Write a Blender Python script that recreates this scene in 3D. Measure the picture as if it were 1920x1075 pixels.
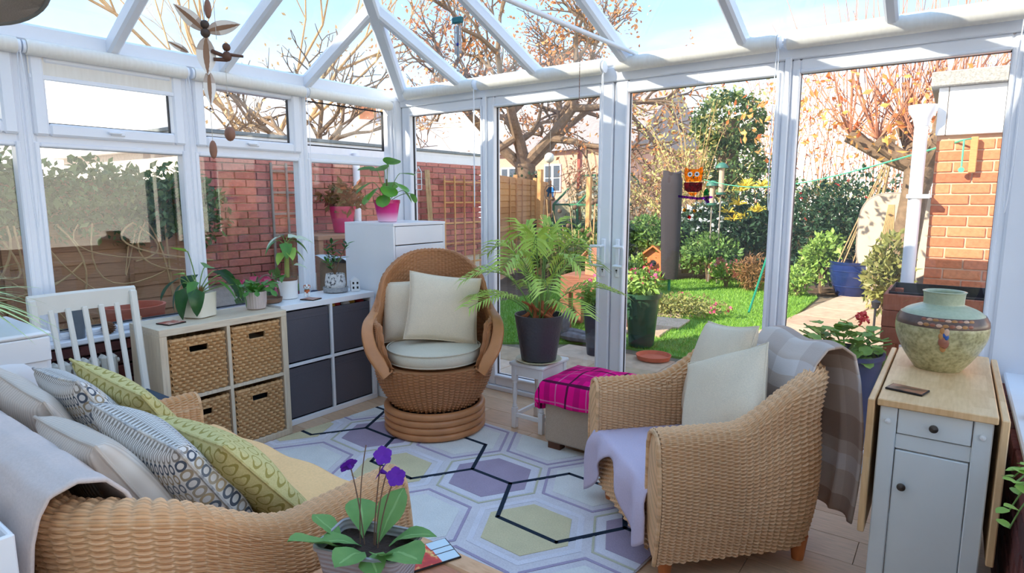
import bpy, math, random
import numpy as np
from mathutils import Vector, Matrix, Euler
for o in list(bpy.data.objects): bpy.data.objects.remove(o)
S = bpy.context.scene
C = S.collection
RND = random.Random(11)
NR = np.random.RandomState(5)
PI = math.pi
# ------------------------------------------------------------------ camera
PITCH = math.atan(165 / 1146.); AZ = math.radians(36); CAMH = 1.40
cam = bpy.data.cameras.new('camera'); cam.sensor_width = 36; cam.lens = 1146 * 36 / 1920.; cam.clip_start = .03
camo = bpy.data.objects.new('camera', cam); C.objects.link(camo)
camo.location = (0, 0, CAMH); camo.rotation_euler = (PI / 2 - PITCH, 0, AZ)
S.camera = camo
_f = np.array([-math.sin(AZ), math.cos(AZ), 0]); _r = np.array([math.cos(AZ), math.sin(AZ), 0]); _u = np.array([0, 0, 1.])
_cf = _f * math.cos(PITCH) - _u * math.sin(PITCH); _cu = _f * math.sin(PITCH) + _u * math.cos(PITCH)
def ray(x, y): return _cf * 1146. + _r * (x - 960) - _cu * (y - 537.5)
def oz(x, y, z): d = ray(x, y); return Vector((0, 0, CAMH)) + Vector(d * ((z - CAMH) / d[2]))
def oy(x, y, Y): d = ray(x, y); return Vector((0, 0, CAMH)) + Vector(d * (Y / d[1]))
def ox(x, y, X): d = ray(x, y); return Vector((0, 0, CAMH)) + Vector(d * (X / d[0]))
# ------------------------------------------------------------------ light
S.view_settings.view_transform = 'Standard'; S.view_settings.look = 'None'
S.view_settings.gamma = 1; S.view_settings.use_curve_mapping = False
S.view_settings.exposure = 1.78
W = bpy.data.worlds.new('sky'); S.world = W; W.use_nodes = True
nt = W.node_tree; nt.nodes.clear()
wo = nt.nodes.new('ShaderNodeOutputWorld'); bg = nt.nodes.new('ShaderNodeBackground')
tc = nt.nodes.new('ShaderNodeTexCoord'); sp = nt.nodes.new('ShaderNodeSeparateXYZ'); rp = nt.nodes.new('ShaderNodeValToRGB')
nt.links.new(tc.outputs['Generated'], sp.inputs[0]); nt.links.new(sp.outputs['Z'], rp.inputs[0])
cr = rp.color_ramp; cr.elements[0].position = 0; cr.elements[0].color = (1.62, 1.46, 1.24, 1)
cr.elements[1].position = 1; cr.elements[1].color = (.18, .30, .49, 1)
for p, c in ((.10, (1.24, 1.15, 1.03, 1)), (.16, (.39, .52, .68, 1)), (.27, (.235, .345, .53, 1))):
    e = cr.elements.new(p); e.color = c
nz = nt.nodes.new('ShaderNodeTexNoise'); nz.inputs['Scale'].default_value = 2.2; nz.inputs['Detail'].default_value = 6
mp = nt.nodes.new('ShaderNodeMapping'); mp.inputs['Scale'].default_value = (1, 1.6, 5)
nt.links.new(tc.outputs['Generated'], mp.inputs[0]); nt.links.new(mp.outputs[0], nz.inputs['Vector'])
r2 = nt.nodes.new('ShaderNodeValToRGB'); r2.color_ramp.elements[0].position = .58; r2.color_ramp.elements[1].position = .85
nt.links.new(nz.outputs[0], r2.inputs[0])
mx = nt.nodes.new('ShaderNodeMix'); mx.data_type = 'RGBA'
nt.links.new(r2.outputs[0], mx.inputs[0]); nt.links.new(rp.outputs[0], mx.inputs[6]); mx.inputs[7].default_value = (.48, .54, .62, 1)
nt.links.new(mx.outputs[2], bg.inputs[0]); bg.inputs[1].default_value = 1.0
nt.links.new(bg.outputs[0], wo.inputs[0])
SUNE = math.radians(31); sd = Vector((.55, .83, 0)).normalized() * math.cos(SUNE) + Vector((0, 0, -math.sin(SUNE)))
sl = bpy.data.lights.new('sun', 'SUN'); sl.energy = 3.0; sl.angle = .012; sl.color = (1, .90, .74)
so = bpy.data.objects.new('sun', sl); C.objects.link(so); so.rotation_euler = sd.to_track_quat('-Z', 'Y').to_euler()
so.location = (-6, -8, 9)
# ------------------------------------------------------------------ shader expressions
class X:
    def __init__(s, nt, k): s.nt = nt; s.k = k
    def op(s, o, b=None, c=None):
        n = s.nt.nodes.new('ShaderNodeMath'); n.operation = o
        for i, q in enumerate((s, b, c)):
            if q is None: continue
            if isinstance(q, X): s.nt.links.new(q.k, n.inputs[i])
            else: n.inputs[i].default_value = q
        return X(s.nt, n.outputs[0])
    def __add__(s, b): return s.op('ADD', b)
    def __sub__(s, b): return s.op('SUBTRACT', b)
    def __mul__(s, b): return s.op('MULTIPLY', b)
    def __truediv__(s, b): return s.op('DIVIDE', b)
    def lt(s, b): return s.op('LESS_THAN', b)
    def gt(s, b): return s.op('GREATER_THAN', b)
    def fr(s): return s.op('FRACT')
    def fl(s): return s.op('FLOOR')
    def sin(s): return s.op('SINE')
    def abs(s): return s.op('ABSOLUTE')
    def max(s, b): return s.op('MAXIMUM', b)
    def min(s, b): return s.op('MINIMUM', b)
    def sqrt(s): return s.op('SQRT')
    def near(s, c, w): return (s - c).abs().lt(w)
def L(*c): return tuple(((x / 255.) / 12.92 if x / 255. <= .04045 else (((x / 255.) + .055) / 1.055) ** 2.4) for x in c) + (1,)
class MAT:
    def __init__(s, name, rough=.6, metal=0., spec=.4):
        s.m = bpy.data.materials.new(name); s.m.use_nodes = True; s.nt = s.m.node_tree
        s.b = s.nt.nodes['Principled BSDF']; s.b.inputs['Roughness'].default_value = rough
        s.b.inputs['Metallic'].default_value = metal; s.b.inputs['Specular IOR Level'].default_value = spec
        s.tcn = s.nt.nodes.new('ShaderNodeTexCoord')
    def n(s, t): return s.nt.nodes.new(t)
    def uv(s):
        q = s.n('ShaderNodeSeparateXYZ'); s.nt.links.new(s.tcn.outputs['UV'], q.inputs[0]); return X(s.nt, q.outputs[0]), X(s.nt, q.outputs[1])
    def xyz(s):
        q = s.n('ShaderNodeSeparateXYZ'); s.nt.links.new(s.tcn.outputs['Object'], q.inputs[0]); return [X(s.nt, q.outputs[i]) for i in range(3)]
    def noise(s, sc, det=3, coord='Object', stretch=None):
        q = s.n('ShaderNodeTexNoise'); q.inputs['Scale'].default_value = sc; q.inputs['Detail'].default_value = det
        src = s.tcn.outputs[coord]
        if stretch:
            mp = s.n('ShaderNodeMapping'); mp.inputs['Scale'].default_value = stretch; s.nt.links.new(src, mp.inputs[0]); src = mp.outputs[0]
        s.nt.links.new(src, q.inputs['Vector']); return X(s.nt, q.outputs[0])
    def ramp(s, x, stops):
        r = s.n('ShaderNodeValToRGB'); s.nt.links.new(x.k, r.inputs[0]); e = r.color_ramp.elements
        e[0].position, e[0].color = stops[0]; e[1].position, e[1].color = stops[-1]
        for p, c in stops[1:-1]:
            k = e.new(p); k.color = c
        return r.outputs[0]
    def mix(s, f, a, b, mode='MIX'):
        m = s.n('ShaderNodeMix'); m.data_type = 'RGBA'; m.blend_type = mode
        for i, q in ((0, f), (6, a), (7, b)):
            if isinstance(q, X): s.nt.links.new(q.k, m.inputs[i])
            elif isinstance(q, bpy.types.NodeSocket): s.nt.links.new(q, m.inputs[i])
            else: m.inputs[i].default_value = q
        return m.outputs[2]
    def col(s, c):
        if isinstance(c, bpy.types.NodeSocket): s.nt.links.new(c, s.b.inputs['Base Color'])
        else: s.b.inputs['Base Color'].default_value = c
        return s
    def bump(s, h, st=.3, d=.01):
        q = s.n('ShaderNodeBump'); q.inputs['Strength'].default_value = st; q.inputs['Distance'].default_value = d
        s.nt.links.new(h.k, q.inputs['Height']); s.nt.links.new(q.outputs[0], s.b.inputs['Normal']); return s
    def objrand(s):
        q = s.n('ShaderNodeObjectInfo'); return X(s.nt, q.outputs['Random'])
    def island(s):
        q = s.n('ShaderNodeNewGeometry'); return X(s.nt, q.outputs['Random Per Island'])
def dk(c, f): return tuple(x * f for x in c[:3]) + (1,)
def plain(name, c, rough=.55, metal=0, var=.12, sc=18, bump=0, bsc=60, spec=.4):
    m = MAT(name, rough, metal, spec)
    if var: m.col(m.ramp(m.noise(sc, 4), [(.3, dk(c, 1 - var)), (.7, dk(c, 1 + var * .5))]))
    else: m.col(c)
    if bump: m.bump(m.noise(bsc, 3), bump)
    return m.m
def randmat(name, stops, rough=.7, per='obj', grain=None, bump=.25, bsc=40):
    m = MAT(name, rough); r = m.objrand() if per == 'obj' else m.island()
    base = m.ramp(r, [(i / (len(stops) - 1), c) for i, c in enumerate(stops)])
    g = m.noise(bsc, 4, stretch=grain)
    m.col(m.mix(.5, base, m.ramp(g, [(.25, (.55, .55, .55, 1)), (.75, (1.25, 1.25, 1.25, 1))]), 'MULTIPLY'))
    if bump: m.bump(g, bump)
    return m.m
def leafmat(name, stops, rough=.5):
    m = MAT(name, rough, 0, .35); m.col(m.ramp(m.island(), [(i / (len(stops) - 1), c) for i, c in enumerate(stops)]))
    m.b.inputs['Subsurface Weight'].default_value = 0
    # thin leaf: mix some translucency
    t = m.n('ShaderNodeBsdfTranslucent'); ms = m.n('ShaderNodeMixShader'); ms.inputs[0].default_value = .25
    src = m.b.inputs['Base Color'].links[0].from_socket
    m.nt.links.new(src, t.inputs[0]); out = m.nt.nodes['Material Output']
    m.nt.links.new(m.b.outputs[0], ms.inputs[1]); m.nt.links.new(t.outputs[0], ms.inputs[2]); m.nt.links.new(ms.outputs[0], out.inputs[0])
    return m.m
def glassmat(name, tint, gl=.9, rough=.0, dirt=0):
    m = bpy.data.materials.new(name); m.use_nodes = True; t = m.node_tree; t.nodes.clear()
    o = t.nodes.new('ShaderNodeOutputMaterial'); tr = t.nodes.new('ShaderNodeBsdfTransparent'); tr.inputs[0].default_value = tint
    g = t.nodes.new('ShaderNodeBsdfGlossy'); g.inputs['Roughness'].default_value = rough; g.inputs[0].default_value = (gl, gl, gl, 1)
    lw = t.nodes.new('ShaderNodeLayerWeight'); x = X(t, lw.outputs['Facing']).op('POWER', 5.) * .90 + .035
    ms = t.nodes.new('ShaderNodeMixShader'); t.links.new(x.k, ms.inputs[0]); t.links.new(tr.outputs[0], ms.inputs[1]); t.links.new(g.outputs[0], ms.inputs[2])
    last = ms
    if dirt:
        d = t.nodes.new('ShaderNodeBsdfDiffuse'); d.inputs[0].default_value = (.55, .62, .6, 1)
        n = t.nodes.new('ShaderNodeTexNoise'); n.inputs['Scale'].default_value = 5; n.inputs['Detail'].default_value = 8
        c = t.nodes.new('ShaderNodeTexCoord'); t.links.new(c.outputs['Object'], n.inputs['Vector'])
        r = t.nodes.new('ShaderNodeValToRGB'); r.color_ramp.elements[0].position = .5; r.color_ramp.elements[1].position = .8; r.color_ramp.elements[1].color = (dirt, dirt, dirt, 1)
        t.links.new(n.outputs[0], r.inputs[0]); m2 = t.nodes.new('ShaderNodeMixShader')
        t.links.new(r.outputs[0], m2.inputs[0]); t.links.new(ms.outputs[0], m2.inputs[1]); t.links.new(d.outputs[0], m2.inputs[2]); last = m2
    t.links.new(last.outputs[0], o.inputs[0]); return m
# ------------------------------------------------------------------ mesh builder
class MB:
    def __init__(s): s.v = []; s.f = []; s.mi = []; s.t = []; s.sm = []
    def add(s, v, f, mi=0, uv=None, sm=False):
        o = len(s.v); s.v += [tuple(map(float, p)) for p in v]
        s.f += [tuple(i + o for i in q) for q in f]; s.mi += [mi] * len(f); s.sm += [sm] * len(f)
        s.t += list(uv) if uv is not None else [(p[0], p[1]) for p in s.v[o:]]
        return s
    def box(s, c, d, b=.003, m=None, mi=0):
        h = [x / 2 for x in d]; b = min(b, min(h) * .9); V = []; F = []
        idx = {}
        for sx in (-1, 1):
            for sy in (-1, 1):
                for sz in (-1, 1):
                    sg = (sx, sy, sz)
                    for a in range(3):
                        p = [sg[i] * (h[i] if i == a else h[i] - b) for i in range(3)]
                        idx[(sg, a)] = len(V); V.append(p)
        for a in range(3):
            o1, o2 = [(1, 2), (2, 0), (0, 1)][a]
            for sg in (-1, 1):
                q = []
                for (p, r) in ((-1, -1), (1, -1), (1, 1), (-1, 1)):
                    k = [0, 0, 0]; k[a] = sg; k[o1] = p; k[o2] = r; q.append(idx[(tuple(k), a)])
                F.append(q if sg > 0 else q[::-1])
        for a in range(3):
            o1, o2 = [(1, 2), (2, 0), (0, 1)][a]
            for p in (-1, 1):
                for r in (-1, 1):
                    k1 = [0, 0, 0]; k1[a] = -1; k1[o1] = p; k1[o2] = r; k2 = list(k1); k2[a] = 1
                    k1 = tuple(k1); k2 = tuple(k2)
                    q = [idx[(k1, o1)], idx[(k2, o1)], idx[(k2, o2)], idx[(k1, o2)]]
                    F.append(q if p * r < 0 else q[::-1])
        for sx in (-1, 1):
            for sy in (-1, 1):
                for sz in (-1, 1):
                    sg = (sx, sy, sz); q = [idx[(sg, a)] for a in range(3)]
                    F.append(q if sx * sy * sz > 0 else q[::-1])
        V = [Vector(p) for p in V]
        if m is not None: V = [m @ p for p in V]
        V = [p + Vector(c) for p in V]
        return s.add(V, F, mi)
    def bb(s, a, b, bev=.003, mi=0):
        return s.box([(p + q) / 2 for p, q in zip(a, b)], [abs(q - p) for p, q in zip(a, b)], bev, None, mi)
    def bar(s, a, b, w, h, bev=.003, mi=0, roll=0):
        a = Vector(a); b = Vector(b); d = b - a
        q = d.to_track_quat('X', 'Z').to_matrix() @ Matrix.Rotation(roll, 3, 'X')
        return s.box((a + b) / 2, (d.length, w, h), bev, q, mi)
    def tube(s, P, r, n=8, closed=False, mi=0):
        P = [Vector(p) for p in P]; k = len(P); rr = r if isinstance(r, (list, tuple)) else [r] * k
        T = []
        for i in range(k):
            a = P[(i - 1) % k] if (closed or i > 0) else P[i]; b = P[(i + 1) % k] if (closed or i < k - 1) else P[i]
            t = (b - a); T.append(t.normalized() if t.length > 1e-9 else Vector((0, 0, 1)))
        nrm = T[0].orthogonal().normalized(); V = []; U = []; ln = 0
        for i in range(k):
            nrm = (nrm - T[i] * nrm.dot(T[i])); nrm = nrm.normalized() if nrm.length > 1e-6 else T[i].orthogonal().normalized()
            bn = T[i].cross(nrm)
            if i: ln += (P[i] - P[i - 1]).length
            for j in range(n):
                a = 2 * PI * j / n; V.append(P[i] + (nrm * math.cos(a) + bn * math.sin(a)) * rr[i]); U.append((j / n, ln))
        F = []
        for i in range(k if closed else k - 1):
            for j in range(n):
                F.append((i * n + j, i * n + (j + 1) % n, ((i + 1) % k) * n + (j + 1) % n, ((i + 1) % k) * n + j))
        if not closed: F += [tuple(range(n))[::-1], tuple(range((k - 1) * n, k * n))]
        return s.add(V, F, mi, U, True)
    def lathe(s, prof, n=28, c=(0, 0, 0), mi=0, m=None, sq=None):
        V = []; F = []; U = []; k = len(prof)
        for i, (r, z) in enumerate(prof):
            for j in range(n):
                a = 2 * PI * j / n; f = 1
                if sq: f = (abs(math.cos(a)) ** sq + abs(math.sin(a)) ** sq) ** (-1 / sq)
                p = Vector((r * f * math.cos(a), r * f * math.sin(a), z)); V.append((m @ p if m is not None else p) + Vector(c)); U.append((j / n, z))
        for i in range(k - 1):
            for j in range(n): F.append((i * n + j, i * n + (j + 1) % n, (i + 1) * n + (j + 1) % n, (i + 1) * n + j))
        if prof[0][0] > 1e-5: F.append(tuple(range(n))[::-1])
        if prof[-1][0] > 1e-5: F.append(tuple(range((k - 1) * n, k * n)))
        return s.add(V, F, mi, U, True)
    def ball(s, c, r, n=12, sc=(1, 1, 1), mi=0, m=None):
        pr = [(max(1e-6, r * math.sin(PI * i / (n // 2 + 1))), -r * math.cos(PI * i / (n // 2 + 1))) for i in range(n // 2 + 2)]
        q = Matrix.Diagonal(sc)
        return s.lathe(pr, n, c, mi, q if m is None else m @ q)
    def grid(s, P, cu=False, cv=False, uv=None, mi=0, flip=False):
        P = np.asarray(P, float); nu, nv = P.shape[:2]
        I = np.arange(nu * nv).reshape(nu, nv)
        if cu: I = np.vstack([I, I[:1]])
        if cv: I = np.hstack([I, I[:, :1]])
        q = np.stack([I[:-1, :-1], I[1:, :-1], I[1:, 1:], I[:-1, 1:]], -1).reshape(-1, 4)
        if flip: q = q[:, ::-1]
        if uv is None: uu, vv = np.meshgrid(np.linspace(0, 1, nu), np.linspace(0, 1, nv), indexing='ij'); uv = np.stack([uu, vv], -1)
        return s.add(P.reshape(-1, 3).tolist(), q.tolist(), mi, [tuple(t) for t in np.asarray(uv).reshape(-1, 2).tolist()], True)
    def prism(s, poly, z0, z1, m=None, mi=0):
        n = len(poly); V = [Vector((x, y, z)) for z in (z0, z1) for x, y in poly]
        if m is not None: V = [m @ p for p in V]
        F = [tuple(range(n))[::-1], tuple(range(n, 2 * n))] + [(i, (i + 1) % n, n + (i + 1) % n, n + i) for i in range(n)]
        return s.add(V, F, mi)
    def mesh(s, name, mats, sharp=38):
        me = bpy.data.meshes.new(name); me.from_pydata(s.v, [], s.f)
        for m in (mats if isinstance(mats, (list, tuple)) else [mats]): me.materials.append(m)
        me.polygons.foreach_set('material_index', s.mi); me.polygons.foreach_set('use_smooth', s.sm)
        ul = me.uv_layers.new(name='UVMap'); li = np.empty(len(me.loops), int); me.loops.foreach_get('vertex_index', li)
        ul.data.foreach_set('uv', np.asarray(s.t, np.float32)[li].ravel())
        if any(s.sm): me.set_sharp_from_angle(angle=math.radians(sharp))
        me.update(); return me
    def build(s, name, mats, parent=None, sharp=38): return link(name, s.mesh(name, mats, sharp), parent)
def link(name, me, parent=None, mw=None):
    o = bpy.data.objects.new(name, me); C.objects.link(o)
    if parent is not None: o.parent = parent
    if mw is not None: o.matrix_local = mw
    return o
def tag(o, label, cat, group=None, kind=None):
    o['label'] = label; o['category'] = cat
    if group: o['group'] = group
    if kind: o['kind'] = kind
    return o
def thing(name, label, cat, loc=(0, 0, 0), rz=0, group=None):
    o = bpy.data.objects.new(name, None); C.objects.link(o); o.location = loc; o.rotation_euler = (0, 0, rz); o.empty_display_size = .1
    return tag(o, label, cat, group)
def struct(name, label=None, cat=None):
    o = bpy.data.objects.new(name, None); C.objects.link(o); o['kind'] = 'structure'
    if label: o['label'] = label
    if cat: o['category'] = cat
    return o
def smesh(name, mb, mat, label=None, cat=None):
    o = mb.build(name, mat); o['kind'] = 'structure'
    if label: o['label'] = label
    if cat: o['category'] = cat
    return o
def RZ(a): return Matrix.Rotation(a, 4, 'Z')
def TR(*p): return Matrix.Translation(Vector(p))
# leaves -------------------------------------------------------------
def leafmesh(name, mat, kind='lance', L_=.1, W_=.04, curl=.3, fold=.25, nu=7, wav=0):
    ts = np.linspace(0, 1, nu); P = np.zeros((nu, 5, 3))
    for i, t in enumerate(ts):
        if kind == 'lance': w = math.sin(PI * min(1, max(0, t ** .85))) ** .9
        elif kind == 'heart': w = min(1, (t * 6) ** .5) * (1 - t ** 1.9) ** .8
        elif kind == 'round': w = math.sqrt(max(0, 1 - (2 * t - 1) ** 2))
        elif kind == 'blade': w = (1 - t) ** .6 * min(1, t * 8 + .5)
        elif kind == 'spat': w = math.sin(PI * t ** 1.5) ** .8
        w = max(w, .02)
        for j, sv in enumerate((-1, -.5, 0, .5, 1)):
            P[i, j] = (sv * w * W_ / 2, L_ * t * (1 - .25 * curl * t), -curl * L_ * t * t * .6 + fold * abs(sv) * w * W_ / 2 + wav * W_ * math.sin(t * 14 + j))
    m = MB(); m.grid(P); return m.mesh(name, mat, 80)
def place(base, az, el, sc=1, roll=0):
    return TR(*base) @ Matrix.Rotation(az - PI / 2, 4, 'Z') @ Matrix.Rotation(el, 4, 'X') @ Matrix.Rotation(roll, 4, 'Y') @ Matrix.Diagonal((sc, sc, sc, 1))
def bez(a, b, c, n=8):
    a, b, c = Vector(a), Vector(b), Vector(c)
    return [(a * (1 - t) ** 2 + b * 2 * t * (1 - t) + c * t * t) for t in [i / (n - 1) for i in range(n)]]
def foliage(mb, P, size, rs, n_per=1, flat=0., aspect=.5, spread=0., mi=0, out=None):
    """leaf blades (two folded triangles pairs) at points P (N,3)"""
    P = np.repeat(np.asarray(P, float), n_per, 0); N = len(P)
    if spread: P = P + rs.normal(size=P.shape) * spread
    d = rs.normal(size=(N, 3)); d[:, 2] -= .2
    if out is not None: d = d + (P - np.asarray(out)) / (np.linalg.norm(P - np.asarray(out), axis=1, keepdims=True) + 1e-6) * 1.2
    d /= np.linalg.norm(d, axis=1, keepdims=True) + 1e-9
    k = rs.normal(size=(N, 3)); k[:, 2] += flat; w = np.cross(d, k); w /= np.linalg.norm(w, axis=1, keepdims=True) + 1e-9
    nn = np.cross(w, d); s = (size * rs.uniform(.6, 1.3, N))[:, None]
    a = P; b = P + d * s * .5 + w * s * aspect * .5 + nn * s * .06; c = P + d * s; e = P + d * s * .5 - w * s * aspect * .5 + nn * s * .06
    V = np.stack([a, b, c, e], 1).reshape(-1, 3); I = np.arange(N)[:, None] * 4
    F = np.concatenate([I + np.array([[0, 1, 2]]), I + np.array([[0, 2, 3]])], 0)
    mb.add(V.tolist(), F.tolist(), mi); return mb
def blob(rs, n, c, r, shell=.6):
    d = rs.normal(size=(n, 3)); d /= np.linalg.norm(d, axis=1, keepdims=True)
    q = rs.uniform(shell, 1, n) ** .5
    return np.asarray(c) + d * q[:, None] * np.asarray(r)
def smooth_noise(rs, x, y, n=6, k=1.):
    z = 0
    for i in range(n):
        a, b, p = rs.normal(size=3); z = z + np.sin((a * x + b * y) * k * 3 + p * 6) / n
    return z
def cloth(name, label, cat, P, mat, uv=None, th=.006, parent=None):
    m = MB(); m.grid(P, uv=uv); o = m.build(name, mat, parent, 80)
    s = o.modifiers.new('thick', 'SOLIDIFY'); s.thickness = th; s.offset = 1
    if label: tag(o, label, cat)
    return o
# ------------------------------------------------------------------ materials
UPVC = plain('white_upvc', L(238, 240, 246), .32, 0, .02, 6)
GASKET = plain('black_gasket', L(40, 40, 46), .6, 0, .1)
GLASS = glassmat('window_glass', (.97, .985, .98, 1))
ROOFGLASS = glassmat('roof_glass', (.95, .985, .995, 1), .8, .0, .07)
WALLP = plain('cream_wall_paint', L(240, 236, 228), .8, 0, .03, 4)
def brickmat(name, stops, bsc=35):
    return randmat(name, stops, .85, 'obj', None, .5, bsc)
BR_RED = brickmat('red_brick', [L(184, 104, 92), L(202, 120, 104), L(212, 132, 114), L(164, 92, 84), L(196, 114, 104)])
BR_ORG = brickmat('orange_brick', [L(206, 122, 84), L(222, 140, 98), L(196, 108, 74), L(228, 150, 104)])
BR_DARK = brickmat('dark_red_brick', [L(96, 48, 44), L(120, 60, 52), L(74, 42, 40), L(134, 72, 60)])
MORTAR = plain('pale_mortar', L(226, 210, 198), .9, 0, .12, 30, .3)
MORTAR_D = plain('grey_mortar', L(150, 138, 128), .9, 0, .12, 30, .3)
PLANK = randmat('oak_laminate', [L(214, 174, 138), L(224, 186, 150), L(204, 162, 126), L(230, 194, 160)], .38, 'obj', (1.2, 14, 1), .04, 9)
SUBF = plain('dark_joint', L(120, 96, 76), .8)
ALU = plain('brushed_metal', L(170, 170, 172), .3, .9, .05)
DARKMET = plain('dark_pewter_metal', L(92, 86, 82), .35, .85, .1)
# ------------------------------------------------------------------ room shell
XL, YD, XR = -3.65, 3.5, .30
fl = MB().bb((XL - .05, -1.3, -.10), (XR + .15, YD + .06, -.010), .001)
floor = smesh('floor', fl, SUBF, 'pale oak laminate plank floor of the conservatory', 'floor')
PM = {}
def plankobj(x0, x1, y0, y1):
    k = (round(x1 - x0, 3), round(y1 - y0, 3))
    if k not in PM:
        m = MB().bb((0, 0, -.010), (k[0], k[1], 0), .0012); PM[k] = m.mesh('plank', PLANK)
    link('plank', PM[k], floor, TR(x0, y0, 0))
y = -1.3; row = 0
while y < YD - .02:
    y1 = min(y + .192, YD); x = XL + .03 - (row * .47 % 1.28)
    while x < XR:
        a, b = max(x, XL + .03), min(x + 1.28, XR + .02)
        if b - a > .05: plankobj(a + .0012, b - .0012, y + .0012, y1 - .0012)
        x += 1.28
    y = y1; row += 1
BRICKMESH = {}
def bricks(parent, o, ux, uz, length, height, mat, bl=.215, bh=.065, j=.010, proud=.008, skip=None, limit=300, near=None, dep=.05):
    """bricks on a plane: origin o, direction ux along, uz up, proud of the face along n = ux x uz"""
    ux = Vector(ux).normalized(); uz = Vector(uz).normalized(); n = ux.cross(uz)
    cells = []; r = 0; z = 0
    while z + bh * .6 < height:
        h = min(bh, height - z); x = -(bl + j) / 2 * (r % 2)
        while x < length:
            a, b = max(0, x), min(length, x + bl)
            if b - a > .03 and not (skip and skip((a + b) / 2, z + h / 2)): cells.append((a, b, z, h))
            x += bl + j
        z += bh + j; r += 1
    if near: cells.sort(key=lambda c: near((c[0] + c[1]) / 2, c[2]))
    M3 = Matrix((ux, uz, n)).transposed().to_4x4()
    rest = MB()
    for i, (a, b, z, h) in enumerate(cells):
        if i < limit:
            k = (mat.name, round(b - a, 2), round(h, 3))
            if k not in BRICKMESH: BRICKMESH[k] = MB().bb((0, 0, -dep), (b - a, h, proud), .004).mesh('brick', mat)
            mw = TR(*(Vector(o) + ux * a + uz * z + n * RND.uniform(-.003, .003))) @ M3
            link('brick', BRICKMESH[k], parent, mw)
        else:
            q = MB().bb((a, z, -dep), (b, z + h, proud), .003)
            rest.add([Vector(o) + M3.to_3x3() @ Vector(p) for p in q.v], q.f)
    if rest.v:
        w = rest.build('far_bricks', mat, parent); w['kind'] = 'stuff'
# dwarf walls under the glazing
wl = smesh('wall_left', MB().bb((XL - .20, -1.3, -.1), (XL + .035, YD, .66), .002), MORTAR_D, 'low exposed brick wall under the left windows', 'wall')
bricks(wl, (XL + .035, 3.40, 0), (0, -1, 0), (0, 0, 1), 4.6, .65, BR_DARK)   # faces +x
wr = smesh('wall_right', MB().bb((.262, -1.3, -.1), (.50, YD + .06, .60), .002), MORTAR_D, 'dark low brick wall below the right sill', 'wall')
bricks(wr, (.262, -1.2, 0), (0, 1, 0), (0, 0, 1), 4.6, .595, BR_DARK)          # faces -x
smesh('trim_1', MB().bb((.222, -1.3, .60), (.52, YD + .02, .628), .006), UPVC, 'white sill board on the right brick wall', 'sill')
smesh('trim_2', MB().bb((XL - .10, -1.3, .66), (XL + .09, YD - .03, .69), .006), UPVC, 'white window sill board along the left windows', 'sill')
smesh('baseboard_right', MB().bb((.246, -1.2, 0), (.258, YD - .05, .075), .003), UPVC, 'white skirting strip at the foot of the right wall', 'skirting')
smesh('wall_back', MB().bb((-8.5, -1.62, -.1), (3.2, -1.3, 5.2), .01), WALLP, 'cream house wall behind the conservatory', 'wall')
# ---- generic glazing helpers (a = along axis) -----------------------------
def rect_frame(mb, T, a0, a1, z0, z1, w, d0, d1, bev=.006):
    """rectangular frame ring; T maps (along, depth, z)"""
    for (p, q) in (((a0, d0, z0), (a0 + w, d1, z1)), ((a1 - w, d0, z0), (a1, d1, z1)), ((a0 + w, d0, z0), (a1 - w, d1, z0 + w)), ((a0 + w, d0, z1 - w), (a1 - w, d1, z1))):
        A, B = T(*p), T(*q); lo = [min(i, j) for i, j in zip(A, B)]; hi = [max(i, j) for i, j in zip(A, B)]
        mb.bb(lo, hi, bev)
def tb(mb, T, p, q, bev=.005):
    A, B = T(*p), T(*q); mb.bb([min(i, j) for i, j in zip(A, B)], [max(i, j) for i, j in zip(A, B)], bev)
TL = lambda a, d, z: (XL - d, a, z)          # left wall: along y, depth outwards
TD = lambda a, d, z: (a, YD + d, z)          # door wall
TRr = lambda a, d, z: (.40 + d, a, z)        # right wall
def pane(parent, T, a0, a1, z0, z1, d=0):
    g = MB(); rect_frame(g, T, a0 - .004, a1 + .004, z0 - .004, z1 + .004, .007, -.010, .012, .001); g.build('gasket', GASKET, parent)
    p = MB(); tb(p, T, (a0, d - .003, z0), (a1, d + .003, z1), .0005); p.build('pane', GLASS, parent)
# left windows: bays between mullions
bays = [(-1.3, -.52), (-.52, .26), (.26, 1.052), (1.052, 1.822), (1.822, 2.585), (2.585, 3.40)]
names = ['far left window bay behind the sofa', 'window bay above the white appliance', 'window bay at the left edge with ivy outside',
         'wide window bay behind the white slatted chair', 'window bay behind the leafy pots on the beige unit', 'corner window bay behind the stone pot plant']
for i, (a0, a1) in enumerate(bays):
    w = struct('window_%d' % (i + 1), 'white framed ' + names[i], 'window')
    f = MB(); rect_frame(f, TL, a0, a1, .69, 2.13, .036, -.035, .04)
    tb(f, TL, (a0 + .036, -.034, 1.655), (a1 - .036, .04, 1.71)); f.build('frame', UPVC, w)
    b = MB(); rect_frame(b, TL, a0 + .024, a1 - .024, .70, 1.670, .024, -.042, .03); b.build('glazing_bead', UPVC, w)
    pane(w, TL, a0 + .04, a1 - .04, .735, 1.655)
    if i < 5:
        s = MB(); rect_frame(s, TL, a0 + .030, a1 - .030, 1.70, 2.10, .060, -.062, .02, .010); s.build('top_light_sash', UPVC, w)
        pane(w, TL, a0 + .09, a1 - .09, 1.765, 2.045)
        h = MB(); c = (a0 + a1) / 2; tb(h, TL, (c - .035, -.072, 1.722), (c + .035, -.060, 1.742), .004); tb(h, TL, (c - .05, -.085, 1.728), (c + .015, -.071, 1.742), .005); h.build('window_handle', UPVC, w)
    else: pane(w, TL, a0 + .04, a1 - .075, 1.765, 2.055)
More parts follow.
